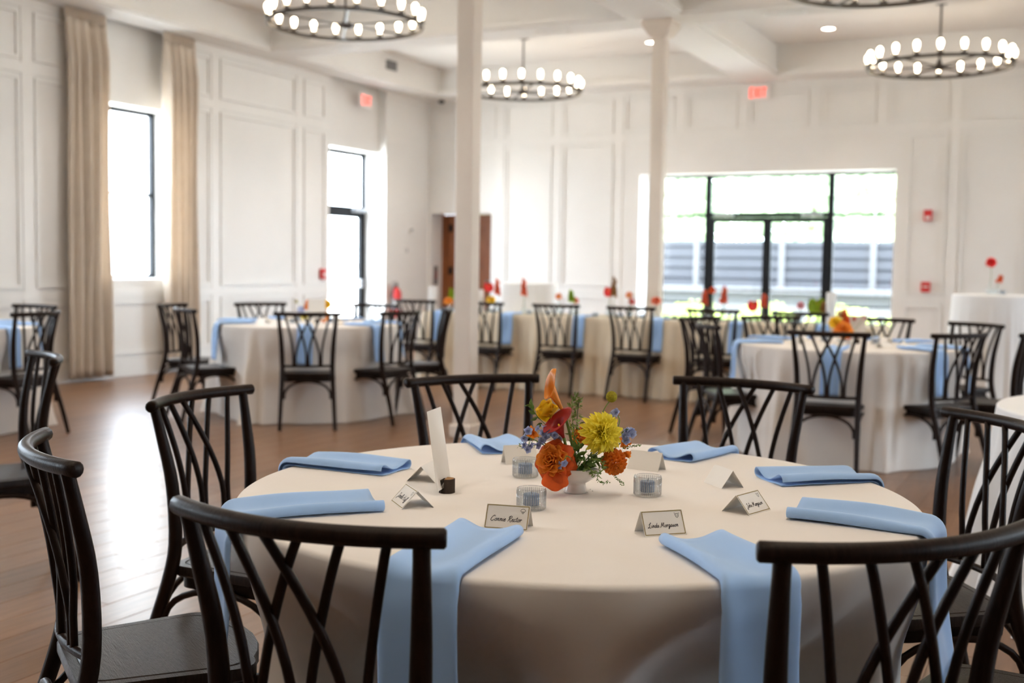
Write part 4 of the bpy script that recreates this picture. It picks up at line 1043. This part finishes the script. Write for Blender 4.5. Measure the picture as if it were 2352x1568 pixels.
# callas and yellow tulip
def calla(name, label, base, axis, L, mt, open_dir, stem, R0=.017, tip=.35, curl=1.0, seed=1, cat='flower'):
    z_ = Vector(axis).normalized(); x_ = (Vector(open_dir) - z_ * Vector(open_dir).dot(z_)).normalized(); y_ = z_.cross(x_)
    M_ = Matrix((( x_.x, y_.x, z_.x, base.x), (x_.y, y_.y, z_.y, base.y), (x_.z, y_.z, z_.z, base.z), (0, 0, 0, 1)))
    t = thing(name, label, cat); place(t, M_)
    def fn(u, v):     # u round, open side at angle 0, back (tip) at pi
        a = .12 + (2 * pi - .24) * u; back = .5 - .5 * cos(a)
        Lh = L * (.62 + tip * back ** 1.5); r = .0028 + R0 * v ** 1.35 * (1 + .55 * sm(v, .72, 1))
        z = Lh * v; fl = sm(v, .75, 1); x = r * cos(a); y = r * sin(a) * .95
        z -= L * .16 * fl * (1 - back); x -= R0 * curl * .9 * sm(v, .82, 1) * back ** 3 * -1 * (.2) + R0 * .9 * curl * back ** 4 * sm(v, .86, 1) * .8
        z -= L * .10 * curl * back ** 6 * sm(v, .92, 1)
        x += .0012 * u
        return (x, y, z)
    g = G(); g.grid(fn, 32, 18); o = ob('spathe', g.mesh('calla_spathe'), mt, t); md = o.modifiers.new('thick', 'SOLIDIFY'); md.thickness = .0009
    g = G(); g.tube([(0, 0, L * .12), (0, 0, L * .5)], [.0028, .002], 8); ob('spadix', g.mesh('spadix'), GOLDY, t)
    stem_child(t, M_, stem, .0033)
    return t
calla('orange_calla', 'tall orange calla lily with curled tip at the top of the bouquet', B(1289, 945, .02), B(1249, 872, .02) - B(1289, 945, .02), .104, CAO, -RV * .85 + VW * .5, [B(1289, 946, .02), B(1301, 985, .02), B(1313, 1040, .015), SRC], R0=.0140, tip=.42, curl=1.1)
calla('red_calla', 'deep red calla lily facing outward in the bouquet', B(1290, 1003, .045), B(1265, 945, .06) - B(1290, 1003, .045), .070, CAR, -RV * .75 + VW * .42 + Vector((0, 0, .1)), [B(1290, 1003, .045), B(1300, 1040, .03), SRC], R0=.0225, tip=.22, curl=.4)
ytm = petal(.042, .044, .75, .2, ruf=.035, nu=8, nv=8).mesh('petal')
rosette('yellow_tulip', 'golden yellow tulip behind the red calla lily', 'flower', B(1262, 952, .005), -RV * .75 + Vector((0, 0, .85)) + VW * .35, [(3, .004, 10, 0, ytm, GOLDY), (4, .006, 26, -.002, ytm, GOLDY)], [B(1264, 955, .005), B(1300, 1030, .005), SRC], seed=12)
# craspedia
t = thing('craspedia', 'round mustard yellow craspedia ball on a thin stem above the dahlia', 'flower'); M_ = Matrix.Translation(B(1397, 906, .01)); place(t, M_)
g = G(); n1_, n2_ = 40, 26
def ball(u, v):
    a, b = 2 * pi * u, pi * v; k = 1 + .05 * (1 if (int(u * n1_) + int(v * n2_)) % 2 else -1); return (.0125 * k * sin(b) * cos(a), .0125 * k * sin(b) * sin(a), .0125 * k * cos(b))
g.grid(ball, n1_, n2_, wrap=True); ob('flower_ball', g.mesh('flower_ball'), CRAS, t); stem_child(t, M_, [B(1392, 917, .01), B(1378, 940, .008), B(1350, 1010, 0), SRC], .0012)
# blue delphinium sprigs
fp = petal(.0105, .0125, .5, .3, nu=6, nv=5)
fg = G()
for k in range(5):
    X = petal_xf(2 * pi * k / 5, .0012, 52, 0); fg.add([X @ p for p in fp.v], fp.f)
for k in range(3):
    X = petal_xf(2 * pi * k / 3 + .3, .0006, 15, .001) @ Matrix.Scale(.6, 4); fg.add([X @ p for p in fp.v], fp.f)
fg.tube([(0, 0, .001), (0, .003, -.007), (0, .006, -.014)], [.0022, .0014, .0005], 6)
FLM = fg.mesh('floret')
def delph(label, pts, dep, seed, stem):
    r = random.Random(seed); t = thing('delphinium_sprig', label, 'flower', SRC)
    M_ = Matrix.Translation(SRC); inv = M_.inverted()
    S_ = [B(*q, dep) for q in stem] + [SRC]; stem_child(t, M_, S_, .0012)
    for (px, py) in pts:
        P_ = B(px, py, dep + r.uniform(-.006, .01)); ax = VW * r.uniform(.4, 1) + RV * r.uniform(-.8, .8) + Vector((0, 0, r.uniform(-.4, .5)))
        X = inv @ axis_mat(P_, ax, r.random() * 6) @ Matrix.Scale(r.uniform(.85, 1.15), 4)
        o = ob('floret', FLM, BLU, t); o.location, o.rotation_euler, o.scale = X.to_translation(), X.to_euler(), X.to_scale()
        near = min([q for q in cat_rom(S_, 6)], key=lambda q: (q - P_).length)
        g = G(); g.tube([inv @ P_, inv @ near], .0006, 5); ob('pedicel', g.mesh('pedicel'), GREENS, t)
delph('pale blue delphinium sprig beside the orange rose at the rim', [(1207, 988), (1200, 1005), (1212, 1022), (1206, 1032), (1228, 1020), (1240, 1010), (1196, 1020)], .035, 21, [(1200, 1000), (1235, 1015), (1285, 1045)])
delph('pale blue delphinium sprig between the red calla and orange rose', [(1232, 985), (1243, 982), (1240, 994), (1258, 990), (1266, 998), (1250, 1000), (1276, 1004)], .03, 22, [(1232, 985), (1262, 1000), (1300, 1045)])
delph('single pale blue delphinium floret drooping over the rose', [(1290, 1060), (1285, 1066)], .075, 23, [(1296, 1045), (1306, 1050)])
delph('tall blue delphinium sprig rising beside the dahlia', [(1409, 943), (1404, 947)], .015, 24, [(1412, 948), (1416, 965), (1400, 1000), (1360, 1040)])
delph('blue delphinium sprig spreading past the dahlia and marigold', [(1440, 982), (1448, 985), (1430, 984), (1434, 1004), (1427, 993), (1444, 990)], .02, 25, [(1432, 978), (1420, 990), (1390, 1020)])
# greenery
lfm = petal(.012, .0045, .3, .3, tip=.9, nu=2, nv=4).mesh('leaf'); lfb = petal(.020, .010, .3, .3, tip=.8, nu=2, nv=4).mesh('leaf')
bead = G(); bead.lathe([(.0001, 0), (.0016, .0012), (.0001, .0026)], 6); bdm = bead.mesh('seed_pod')
def sprig(name, label, pts, n, seed, lm=lfm, mt=GREENS, spread=.006, sc=1.0, r_=.0009, lname='leaf'):
    r = random.Random(seed); W_ = [B(*p) for p in pts]; M_ = Matrix.Translation(W_[0]); t = thing(name, label, 'greenery', W_[0]); inv = M_.inverted()
    C_ = cat_rom(W_, 8); g = G(); g.tube([inv @ q for q in C_], r_, 5); ob('stem', g.mesh('stem'), mt, t)
    for k in range(n):
        i = int((k + .5) / n * (len(C_) - 2)); q = C_[i]; d = (C_[i + 1] - C_[i]).normalized()
        ax = (d * r.uniform(.2, .9) + Vector((r.uniform(-1, 1), r.uniform(-1, 1), r.uniform(-1, 1)))).normalized()
        X = inv @ axis_mat(q + ax * r.uniform(0, spread), ax, r.random() * 6) @ (Matrix.Rotation(pi / 2, 4, 'X') if lm in (lfm, lfb) else Matrix.Identity(4)) @ Matrix.Scale(sc * r.uniform(.8, 1.25), 4)
        o = ob(lname, lm, mt, t); o.location, o.rotation_euler, o.scale = X.to_translation(), X.to_euler(), X.to_scale()
sprig('snapdragon_greenery', 'upright green budded stem between calla and dahlia', [(1318, 1060, 0), (1312, 990, .0), (1306, 930, .0), (1314, 908, 0)], 110, 31, mt=mat('bud_green', (.24, .34, .10), .55, var=.35, vscale=30), spread=.011, sc=.9)
sprig('snapdragon_greenery', 'dark green leafy tip rising behind the budded stem', [(1318, 1000, -.01), (1320, 940, -.01), (1324, 912, -.01)], 50, 32, mt=GREEND, spread=.009)
sprig('leafy_sprig', 'small green leafy sprig poking out beside the yellow tulip', [(1262, 985, .01), (1228, 955, .01), (1211, 925, .01)], 14, 33, lm=lfb)
sprig('lime_vine', 'curling lime green vine spilling over the bowl rim', [(1352, 1050, .05), (1372, 1052, .065), (1380, 1072, .068), (1362, 1082, .07), (1346, 1068, .068)], 40, 34, mt=mat('vine_lime', (.20, .34, .05), .5, var=.3, vscale=30), r_=.0013, spread=.008, sc=.9)
sprig('pod_sprig', 'fine green pod sprig dangling below the bowl toward the cloth', [(1370, 1080, .055), (1368, 1096, .06), (1380, 1102, .06), (1394, 1099, .06)], 36, 35, lm=bdm, spread=.004, r_=.0005, lname='seed_pod')
sprig('pod_sprig', 'fine green pod sprig drooping below the marigold', [(1404, 1080, .05), (1415, 1095, .052), (1429, 1106, .052)], 30, 36, lm=bdm, spread=.005, r_=.0005, lname='seed_pod')
sprig('pod_sprig', 'fine green pod sprig reaching sideways past the blue florets', [(1425, 1022, .01), (1445, 1017, .01), (1468, 1013, .01)], 34, 37, lm=bdm, spread=.005, r_=.0005, lname='seed_pod')
sprig('leafy_sprig', 'tiny green sprig at the rim beside the blue florets', [(1225, 1020, .02), (1198, 1026, .02), (1186, 1022, .02)], 12, 38, sc=.7)
sprig('dark_foliage', 'dark green foliage filling the bowl between rose and dahlia', [(1318, 1068, .03), (1316, 1045, .035), (1330, 1020, .03)], 40, 39, lm=lfb, mt=GREEND, spread=.012)
sprig('dark_foliage', 'dark green foliage under the dahlia above the bowl rim', [(1335, 1068, .04), (1345, 1055, .045), (1372, 1048, .04)], 30, 40, lm=lfb, mt=GREEND, spread=.010)
sprig('leafy_sprig', 'yellow-green leafy sprig beside the tall calla stem', [(1318, 1050, .02), (1312, 1000, .025), (1300, 960, .02)], 24, 41, mt=LIME, sc=.8)
# bits fallen on the cloth
for k, (px, py) in enumerate(((1356, 1124), (1361, 1128), (1350, 1131))):
    q = at_z(px, py, TZ); g = G(); g.lathe([(.0001, 0), (.0012, .0004), (.0001, .0014)], 6); tag(ob('fallen_seed', g.mesh('fallen_seed'), GREEND, None, (q.x, q.y, TZ + .0003)), 'tiny dark seed fallen on the cloth beside the bowl', 'seed', 'fallen seeds')

# ---- settings on the other round tables
BC = [o for o in bpy.data.objects if o.name.startswith('place_card') and o.get('label', '').startswith('blank-backed tent card standing')][0]
V0 = [o for o in bpy.data.objects if o.name.startswith('votive_holder')][0]; K0 = [o for o in bpy.data.objects if o.name.startswith('votive_candle')][0]
for T, A, tn in ((T2, A2, 'the table by the curtains'), (T3, A3, 'the table by the storefront'), (T4, A4, 'the panelled wall table')):
    for i, (a, r) in enumerate(A):
        a2 = rad(a + random.uniform(-6, 6)); dup(BC, (T[0] + .37 * cos(a2), T[1] + .37 * sin(a2), TZ + .0004), a2 + pi / 2, 'small tent place card set out on ' + tn, 'place cards on ' + tn)
    for i in range(3):
        a2 = rad(120 * i + 30); q = (T[0] + .2 * cos(a2), T[1] + .2 * sin(a2), TZ + .0005)
        dup(V0, q, 0, 'clear ribbed votive cup set out on ' + tn, 'votives on ' + tn); dup(K0, (q[0], q[1], q[2] + .0085), 0, 'blue votive candle set out on ' + tn, 'candles on ' + tn)
def P_(k): return {'o': petal(.030, .030, .55, .5, ruf=.07), 'b': petal(.042, .042, .35, .9, ruf=.06), 's': petal(.016, .014, .5, .3), 'd': petal(.034, .013, .6, .2, tip=.6, nu=2)}[k]
HEADS = {}
def head(kind, mt):
    if (kind, mt.name) in HEADS: return HEADS[(kind, mt.name)]
    if kind == 'rose': Ly = [(5, .004, 12, .008, P_('o'), mt), (7, .009, 34, .004, P_('o'), mt), (7, .012, 58, 0, P_('b'), mt), (7, .012, 86, -.006, P_('b'), mt)]
    elif kind == 'dahlia': Ly = [(8, .002, 15, .008, P_('d'), mt), (12, .005, 38, .006, P_('d'), mt), (14, .007, 60, .003, P_('d'), mt), (14, .008, 86, -.002, P_('d'), mt)]
    elif kind == 'ball': Ly = [(6, .004, 12, .010, P_('s'), mt), (10, .010, 38, .006, P_('s'), mt), (12, .014, 66, -.002, P_('s'), mt), (12, .013, 100, -.010, P_('s'), mt)]
    else: Ly = [(5, .004, 45, 0, P_('s'), mt)]
    g = joined_head(Ly)[mt.name]; HEADS[(kind, mt.name)] = g.mesh(kind + '_head'); return HEADS[(kind, mt.name)]
def bloom(name, label, loc, axis, kind, mt, foot, sc=1.0):
    M_ = axis_mat(loc, axis) @ Matrix.Scale(sc, 4); t = thing(name, label, 'flower'); place(t, M_)
    ob('flower_head', head(kind, mt), mt, t); stem_child(t, M_, [loc, (Vector(loc) + Vector(foot)) / 2 + Vector((.005, 0, 0)), foot], .0022)
    return t
def spike(name, label, foot, top, mt, n=16, sc=1.6):
    foot, top = Vector(foot), Vector(top); t = thing(name, label, 'flower', foot); g = G(); g.tube([(0, 0, 0), (top - foot) / 2 + Vector((.006, 0, 0)), top - foot], .0025, 6); ob('stem', g.mesh('stem'), GREENS, t)
    h = head('floret', mt)
    for k in range(n):
        u = .45 + .55 * k / n; a = 2.4 * k; d = Vector((cos(a), sin(a), .5)); X = axis_mat((top - foot) * u + d * .008, d) @ Matrix.Scale(sc * (1.25 - .6 * k / n), 4)
        o = ob('floret', h, mt, t); o.location, o.rotation_euler, o.scale = X.to_translation(), X.to_euler(), X.to_scale()
def anthurium(name, label, foot, top, mt, facing, w_=.05):
    foot, top = Vector(foot), Vector(top); M_ = axis_mat(top, facing); t = thing(name, label, 'flower'); place(t, M_)
    def fn(u, v):
        a = 2 * pi * u; r = w_ * v * (1 - .28 * sin(a) * (1 if sin(a) < 0 else .3)) * (1 - .55 * max(0, cos(a - pi / 2)) ** 8); return (r * cos(a), r * sin(a) - .2 * w_, .25 * w_ * v * v)
    g = G(); g.grid(fn, 28, 5, wrap=True); o = ob('spathe', g.mesh('anthurium_spathe'), mt, t); md = o.modifiers.new('thick', 'SOLIDIFY'); md.thickness = .001
    g = G(); g.tube([(0, 0, .002), (0, -.2 * w_, w_ * .8)], [.005, .003], 8); ob('spadix', g.mesh('spadix'), GOLDY, t)
    stem_child(t, M_, [top, (top + foot) / 2 + Vector((.008, 0, 0)), foot], .0025)
def tcard(T, px, py, D, w_, h_, label):
    P = at_d(px, py, D); t = thing('sign_holder', 'bark log slice under the blank card on ' + label, 'sign holder', (P.x, P.y, TZ))
    g = G(); g.lathe([(.001, 0), (.022, 0), (.022, .034), (.001, .034)], 16); ob('bark_body', g.mesh('bark_body'), BARK, t)
    sbox('cut_wood_face', MATS['cut_wood'], t, -.012, .012, -.012, .012, .034, .0346)
    g = G(); g.box(-w_ / 2, w_ / 2, -.0006, .0006, 0, h_); tag(ob('table_sign_card', g.mesh('table_sign_card', False), CARD, None, (P.x, P.y, TZ + .0346), (0, 0, .30)), 'upright blank sign card on ' + label, 'sign')
def far_bouquet(T, items, label):
    dup(VASE, (T[0], T[1], TZ + .0005), 0, 'white footed compote bowl of flowers on ' + label)
    F = (T[0], T[1], TZ + .045); D = (Vector((T[0], T[1], TZ)) - CAM).dot(FW)
    for nm, lb_, px, py, kind, mt, sc, dd in items:
        L = at_d(px, py, D - dd)
        if kind == 'spike': spike(nm, lb_ + label, F, L, mt, 12, 1.4)
        else: bloom(nm, lb_ + label, L, VW * .8 + RV * (px - (items[0][2])) * .004 + Vector((0, 0, .6)), kind, mt, F, sc)
far_bouquet(T2, [('orange_calla', 'upright orange bloom on ', 708, 690, 'spike', ORI, 1, 0), ('yellow_tulip', 'golden yellow bloom on ', 751, 698, 'rose', GOLDY, .85, 0), ('orange_rose', 'orange rose drooping on ', 744, 726, 'rose', ORI, 1.0, .06),
                 ('blue_delphinium', 'blue delphinium cluster on ', 691, 711, 'ball', BLU, 1.1, .03), ('yellow_dahlia', 'small pale yellow dahlia on ', 700, 728, 'dahlia', YEL, .9, .06), ('craspedia', 'tiny yellow craspedia ball on ', 681, 692, 'ball', CRAS, .5, 0)], 'the table by the curtains')
far_bouquet(T3, [('red_calla', 'pointed red orange bloom on ', 1938, 712, 'spike', ORR, 1, 0), ('yellow_tulip', 'golden yellow bloom on ', 1919, 740, 'rose', GOLDY, .95, .04), ('orange_rose', 'large orange rose on ', 1937, 757, 'rose', ORI, 1.35, .08),
                 ('white_dahlia', 'pale cream dahlia on ', 1931, 724, 'dahlia', PEA, 1.0, -.02), ('red_blossom', 'small red blossom above the sign card on ', 1984, 730, 'ball', REDF, .75, -.04), ('red_zinnia', 'tiny red blossom beside the sign card on ', 1962, 731, 'ball', REDF, .5, -.04), ('rust_chrysanthemum', 'rust coloured bloom low on ', 1947, 768, 'ball', ORR, 1.1, .08)], 'the table by the storefront')
tcard(T2, 727, 748, 9.55, .15, .17, 'the table by the curtains'); tcard(T3, 1967, 795, 8.0, .12, .16, 'the table by the storefront')

# ---- long table: bud vases, flowers and candles
BUD = None
def bud_vase(x, y, z, label, group='bud vases', h=.13):
    global BUD
    if BUD is None:
        t = thing('bud_vase', label, 'vase', (x, y, z), 0, group); g = G()
        g.lathe([(.001, 0), (.026, 0), (.030, .01), (.029, .05), (.016, .085), (.012, .11), (.015, .13)], 20); g.f = [q for q in g.f if len(q) == 4 or q[0] == 19]; ob('glass_body', g.mesh('bud_vase_glass'), CLEAR, t)
        g = G(); g.lathe([(.001, .003), (.024, .003), (.026, .045), (.001, .045)], 16); ob('water', g.mesh('vase_water'), glass_mat('water', (.93, .97, .98), .04), t)
        BUD = t; return
    dup(BUD, (x, y, z), 0, label, group)
YL = 10.82
LF = [(1036, 668, 'spike', LIME, 'lime green spike beside the thick column'), (1030, 690, 'rose', ORI, 'peach orange bloom beside the thick column'), (1121, 655, 'anth', REDF, 'red anthurium just past the thick column'), (1142, 645, 'spike', CORAL, 'coral flower spike just past the thick column'),
      (1128, 688, 'rose', GOLDY, 'yellow orange bloom low by the thick column'), (1203, 645, 'spike', CORAL, 'coral gladiolus spike before the cocktail table'), (1283, 680, 'ball', ORI, 'small orange bloom with thin stem before the cocktail table'), (1311, 672, 'spike', LIME, 'short green spike between chairs'),
      (1322, 690, 'ball', CORAL, 'small coral bloom between chairs'), (1400, 665, 'anth', REDF, 'red anthurium standing before the blank wall panel'), (1411, 642, 'spike', mat('petal_rust', (.36, .18, .05), .6, var=.2, vscale=30), 'rust brown plume beside the red anthurium'), (1445, 677, 'ball', ORI, 'small orange poppy near the slim column'),
      (1451, 692, 'ball', REDF, 'small dark red bud near the slim column'), (1507, 690, 'rose', CORAL, 'coral bloom at the slim column base'), (1620, 672, 'spike', CORAL, 'coral spike in front of the storefront mullion'), (1636, 666, 'ball', ORR, 'tiny red orange bloom on a tall stem before the glass'),
      (1665, 664, 'spike', CORAL, 'pale coral spike in front of the glass door'), (1731, 697, 'anth', REDF, 'red anthurium in front of the glass doors'), (1756, 682, 'spike', CORAL, 'coral spike in front of the door meeting stile'), (1839, 701, 'ball', REDF, 'small red bloom in front of the glass door'),
      (1892, 700, 'spike', MATS['petal_rust'], 'rust plume beside the broad lime leaf'), (1660, 690, 'ball', CORAL, 'low coral bloom before the glass door')]
for i, (px, py, kind, mt, lb_) in enumerate(LF):
    yy = YL + (.12 if i % 3 == 0 else -.1 if i % 3 == 1 else 0); top = at_y(px, py, yy); foot = (top.x + random.uniform(-.02, .02), yy, TZ)
    bud_vase(*foot, 'glass bud vase of the ' + lb_, 'bud vases on the long table'); F = (foot[0], foot[1], TZ + .05)
    if kind == 'spike': spike('flower_spike', lb_, F, top + Vector((0, 0, .02)), mt, 16)
    elif kind == 'anth': anthurium('anthurium', lb_, F, top, mt, VW * .9 + RV * .5 * (-1 if i % 2 else 1) + Vector((0, 0, .3)), .055)
    else: bloom('garden_bloom', lb_, top, VW * .6 + Vector((0, 0, .7)), 'rose' if kind == 'rose' else 'ball', mt, F, 1.0 if kind == 'rose' else 1.25)
top = at_y(1875, 695, YL); bud_vase(top.x, YL, TZ, 'clear glass bud vase of the broad lime leaf', 'bud vases on the long table'); anthurium('lime_leaf', 'broad lime green leaf standing in front of the door mullion', (top.x, YL, TZ + .05), top, LIME, VW + Vector((0, 0, .1)), .085)
for px, h, lb_ in ((999, .26, 'tall white pillar candle at the long table end by the alcove door'), (1106, .24, 'tall white pillar candle beside the thick column'), (1911, .30, 'tall white pillar candle in front of the storefront side pane')):
    q = at_y(px, 715, YL); t = thing('pillar_candle', lb_, 'candle', (q.x, YL - .05, TZ), 0, 'white pillar candles'); g = G(); g.lathe([(.001, 0), (.042, 0), (.045, .004), (.045, h - .006), (.040, h), (.012, h - .006), (.001, h - .006)], 24); ob('wax_body', g.mesh('pillar_wax'), WHITEL, t)
    g = G(); g.tube([(0, 0, h - .008), (.001, 0, h + .008)], .0012, 5); ob('wick', g.mesh('wick'), INK, t)
for k, px in enumerate((1133, 1216, 1258, 1368, 1424, 1475, 1532, 1549, 1568, 1640, 1690, 1790, 1820)):
    q = at_y(px, 722, 10.66); v_ = (q.x, 10.66, TZ + .0005); dup(V0, v_, 0, 'clear ribbed votive cup set along the long table', 'votives on the long table'); dup(K0, (v_[0], v_[1], v_[2] + .0085), 0, 'blue votive candle set along the long table', 'candles on the long table')
# cocktail table flowers
for px, py, kind, mt, lb_ in ((2277, 602, 'ball', REDF, 'round red bloom in a bud vase on the tall cocktail table'), (2300, 640, 'spike', ORR, 'orange flower spike in a bud vase on the tall cocktail table')):
    top = at_d(px, py, 10.85); f0 = at_d(px - (4 if kind == 'ball' else 12), 676, 10.85); bud_vase(f0.x, f0.y, 1.066, 'clear glass bud vase of the ' + lb_.split(' in a')[0], 'bud vases on the cocktail table'); F = (f0.x, f0.y, 1.12)
    if kind == 'ball': bloom('red_bloom', lb_, top, VW + Vector((0, 0, .5)), 'rose', mt, F, 1.0)
    else: spike('orange_spike', lb_, F, top + Vector((0, 0, .03)), mt, 10, 1.3)
q = at_d(2302, 678, 10.6); dup(V0, (q.x, q.y, 1.0665), 0, 'clear ribbed votive cup on the tall cocktail table', 'votives on the cocktail table'); dup(K0, (q.x, q.y, 1.075), 0, 'blue votive candle on the tall cocktail table', 'candles on the cocktail table')

# ================================================================== OUTSIDE
gr = struct(sbox('ground_outside', mat('patio_concrete', (.62, .60, .56), .8, var=.1, vscale=3, bump=.2, bscale=30), None, -60, 50, -50, 80, -.45, -.165))
PALE = mat('pale_render', (.78, .76, .74), .8, var=.05, vscale=2)
bw = thing('neighbour_building', 'pale rendered building standing outside the curtained window', 'building', (-25, 25.3, -.165))
sbox('facade', PALE, bw, -3, 3, -3, 3, 0, 6.5)
for k in range(2):
    w_ = sbox('facade_window', WHITEP, bw, 2.98, 3.02, -1.0 + 2 * k, .2 + 2 * k, 2.6, 4.2); sbox('pane', GLASS, w_, 3.02, 3.03, -.9 + 2 * k, .1 + 2 * k, 2.7, 4.1)
sbox('roof_edge', PALE, bw, -3.1, 3.1, -3.1, 3.1, 6.5, 6.8)
SLAT = mat('grey_slat', (.014, .017, .023), .7, var=.12, vscale=6, stretch=(.5, 1, 8)); WPOST = mat('white_post', (.045, .048, .053), .6, var=.03, vscale=5)
fe = thing('slat_fence', 'grey horizontal slat fence with pale posts beyond the storefront', 'fence', (0, 22, -.165))
sm1 = G(); sm1.bbox(-5.2, 5.2, -.012, .012, 0, .108, b=.003); smm = sm1.mesh('slat', False)
for k in range(17): ob('slat', smm, SLAT, fe, (-5.3, .026 * (k % 2), .20 + k * .103))
for k in range(7): sbox('fence_post', WPOST, fe, -10.4 + k * 1.7, -10.28 + k * 1.7, -.06, .06, 0, 2.0)
LW = thing('garden_bench', 'long pale bench standing in front of the slat fence', 'bench', (-5.2, 21.0, -.165))
sbox('seat_slab', WPOST, LW, -4.6, 4.6, -.25, .25, .98, 1.08); sbox('base', WPOST, LW, -4.4, 4.4, -.12, .12, 0, .98)
def leaf_cloud(r, cx, cy, cz, rx, ry, rz, n, s):
    g = G()
    for _ in range(n):
        while True:
            q = Vector((r.uniform(-1, 1), r.uniform(-1, 1), r.uniform(-1, 1)))
            if .35 < q.length < 1: break
        p = Vector((cx + q.x * rx, cy + q.y * ry, cz + q.z * rz)); a = Vector((r.uniform(-1, 1), r.uniform(-1, 1), r.uniform(-1, 1))).normalized(); b = a.cross(Vector((r.uniform(-1, 1), r.uniform(-1, 1), .3))).normalized(); k = s * r.uniform(.7, 1.3)
        g.add([p - a * k, p + b * k * .45, p + a * k, p - b * k * .45], [(0, 1, 2, 3)])
    return g
HEDGE = mat('hedge_leaf', (.34, .42, .12), .5, var=.3, vscale=3, translucent=.4); TREEL = mat('tree_leaf', (.40, .50, .34), .5, var=.3, vscale=2, translucent=.45)
rg = random.Random(9)
for k in range(6):
    x = -8.6 + k * 1.26
    t = thing('garden_shrub', 'rounded bright green shrub in the bed outside the storefront', 'shrub', (x, 19.2, -.165), 0, 'shrubs outside the storefront')
    g = leaf_cloud(rg, 0, 0, .45, .62, .45, .42, 700, .06); ob('foliage', g.mesh('foliage', False), HEDGE, t)
    g = G(); g.tube([(0, 0, 0), (.02, 0, .4)], .03, 6); ob('stem', g.mesh('stem'), mat('trunk_bark', (.12, .08, .05), .9, var=.3, vscale=10), t)
for k, (x, y, h, rr_) in enumerate(((-12.9, 26, 5.5, 1.75), (-9.3, 26, 6.2, 1.8), (-5.6, 26, 5.4, 1.8), (-1.9, 26, 6.5, 1.8), (-15.2, 32, 7, 2.5), (-10.0, 32, 7.2, 2.5), (-4.8, 32, 8, 2.5), (.4, 32, 7, 2.5))):
    t = thing('garden_tree', 'leafy green tree growing behind the slat fence', 'tree', (x, y, -.165), 0, 'trees behind the slat fence')
    g = leaf_cloud(rg, 0, 0, h * .62, rr_, rr_, h * .40, 5200, .13); ob('crown', g.mesh('crown', False), TREEL, t)
    g = G(); g.tube(cat_rom([(0, 0, 0), (.1, 0, h * .25), (0, .1, h * .6)]), [.16 - .008 * i for i in range(13)], 8); ob('trunk', g.mesh('trunk'), MATS['trunk_bark'], t)
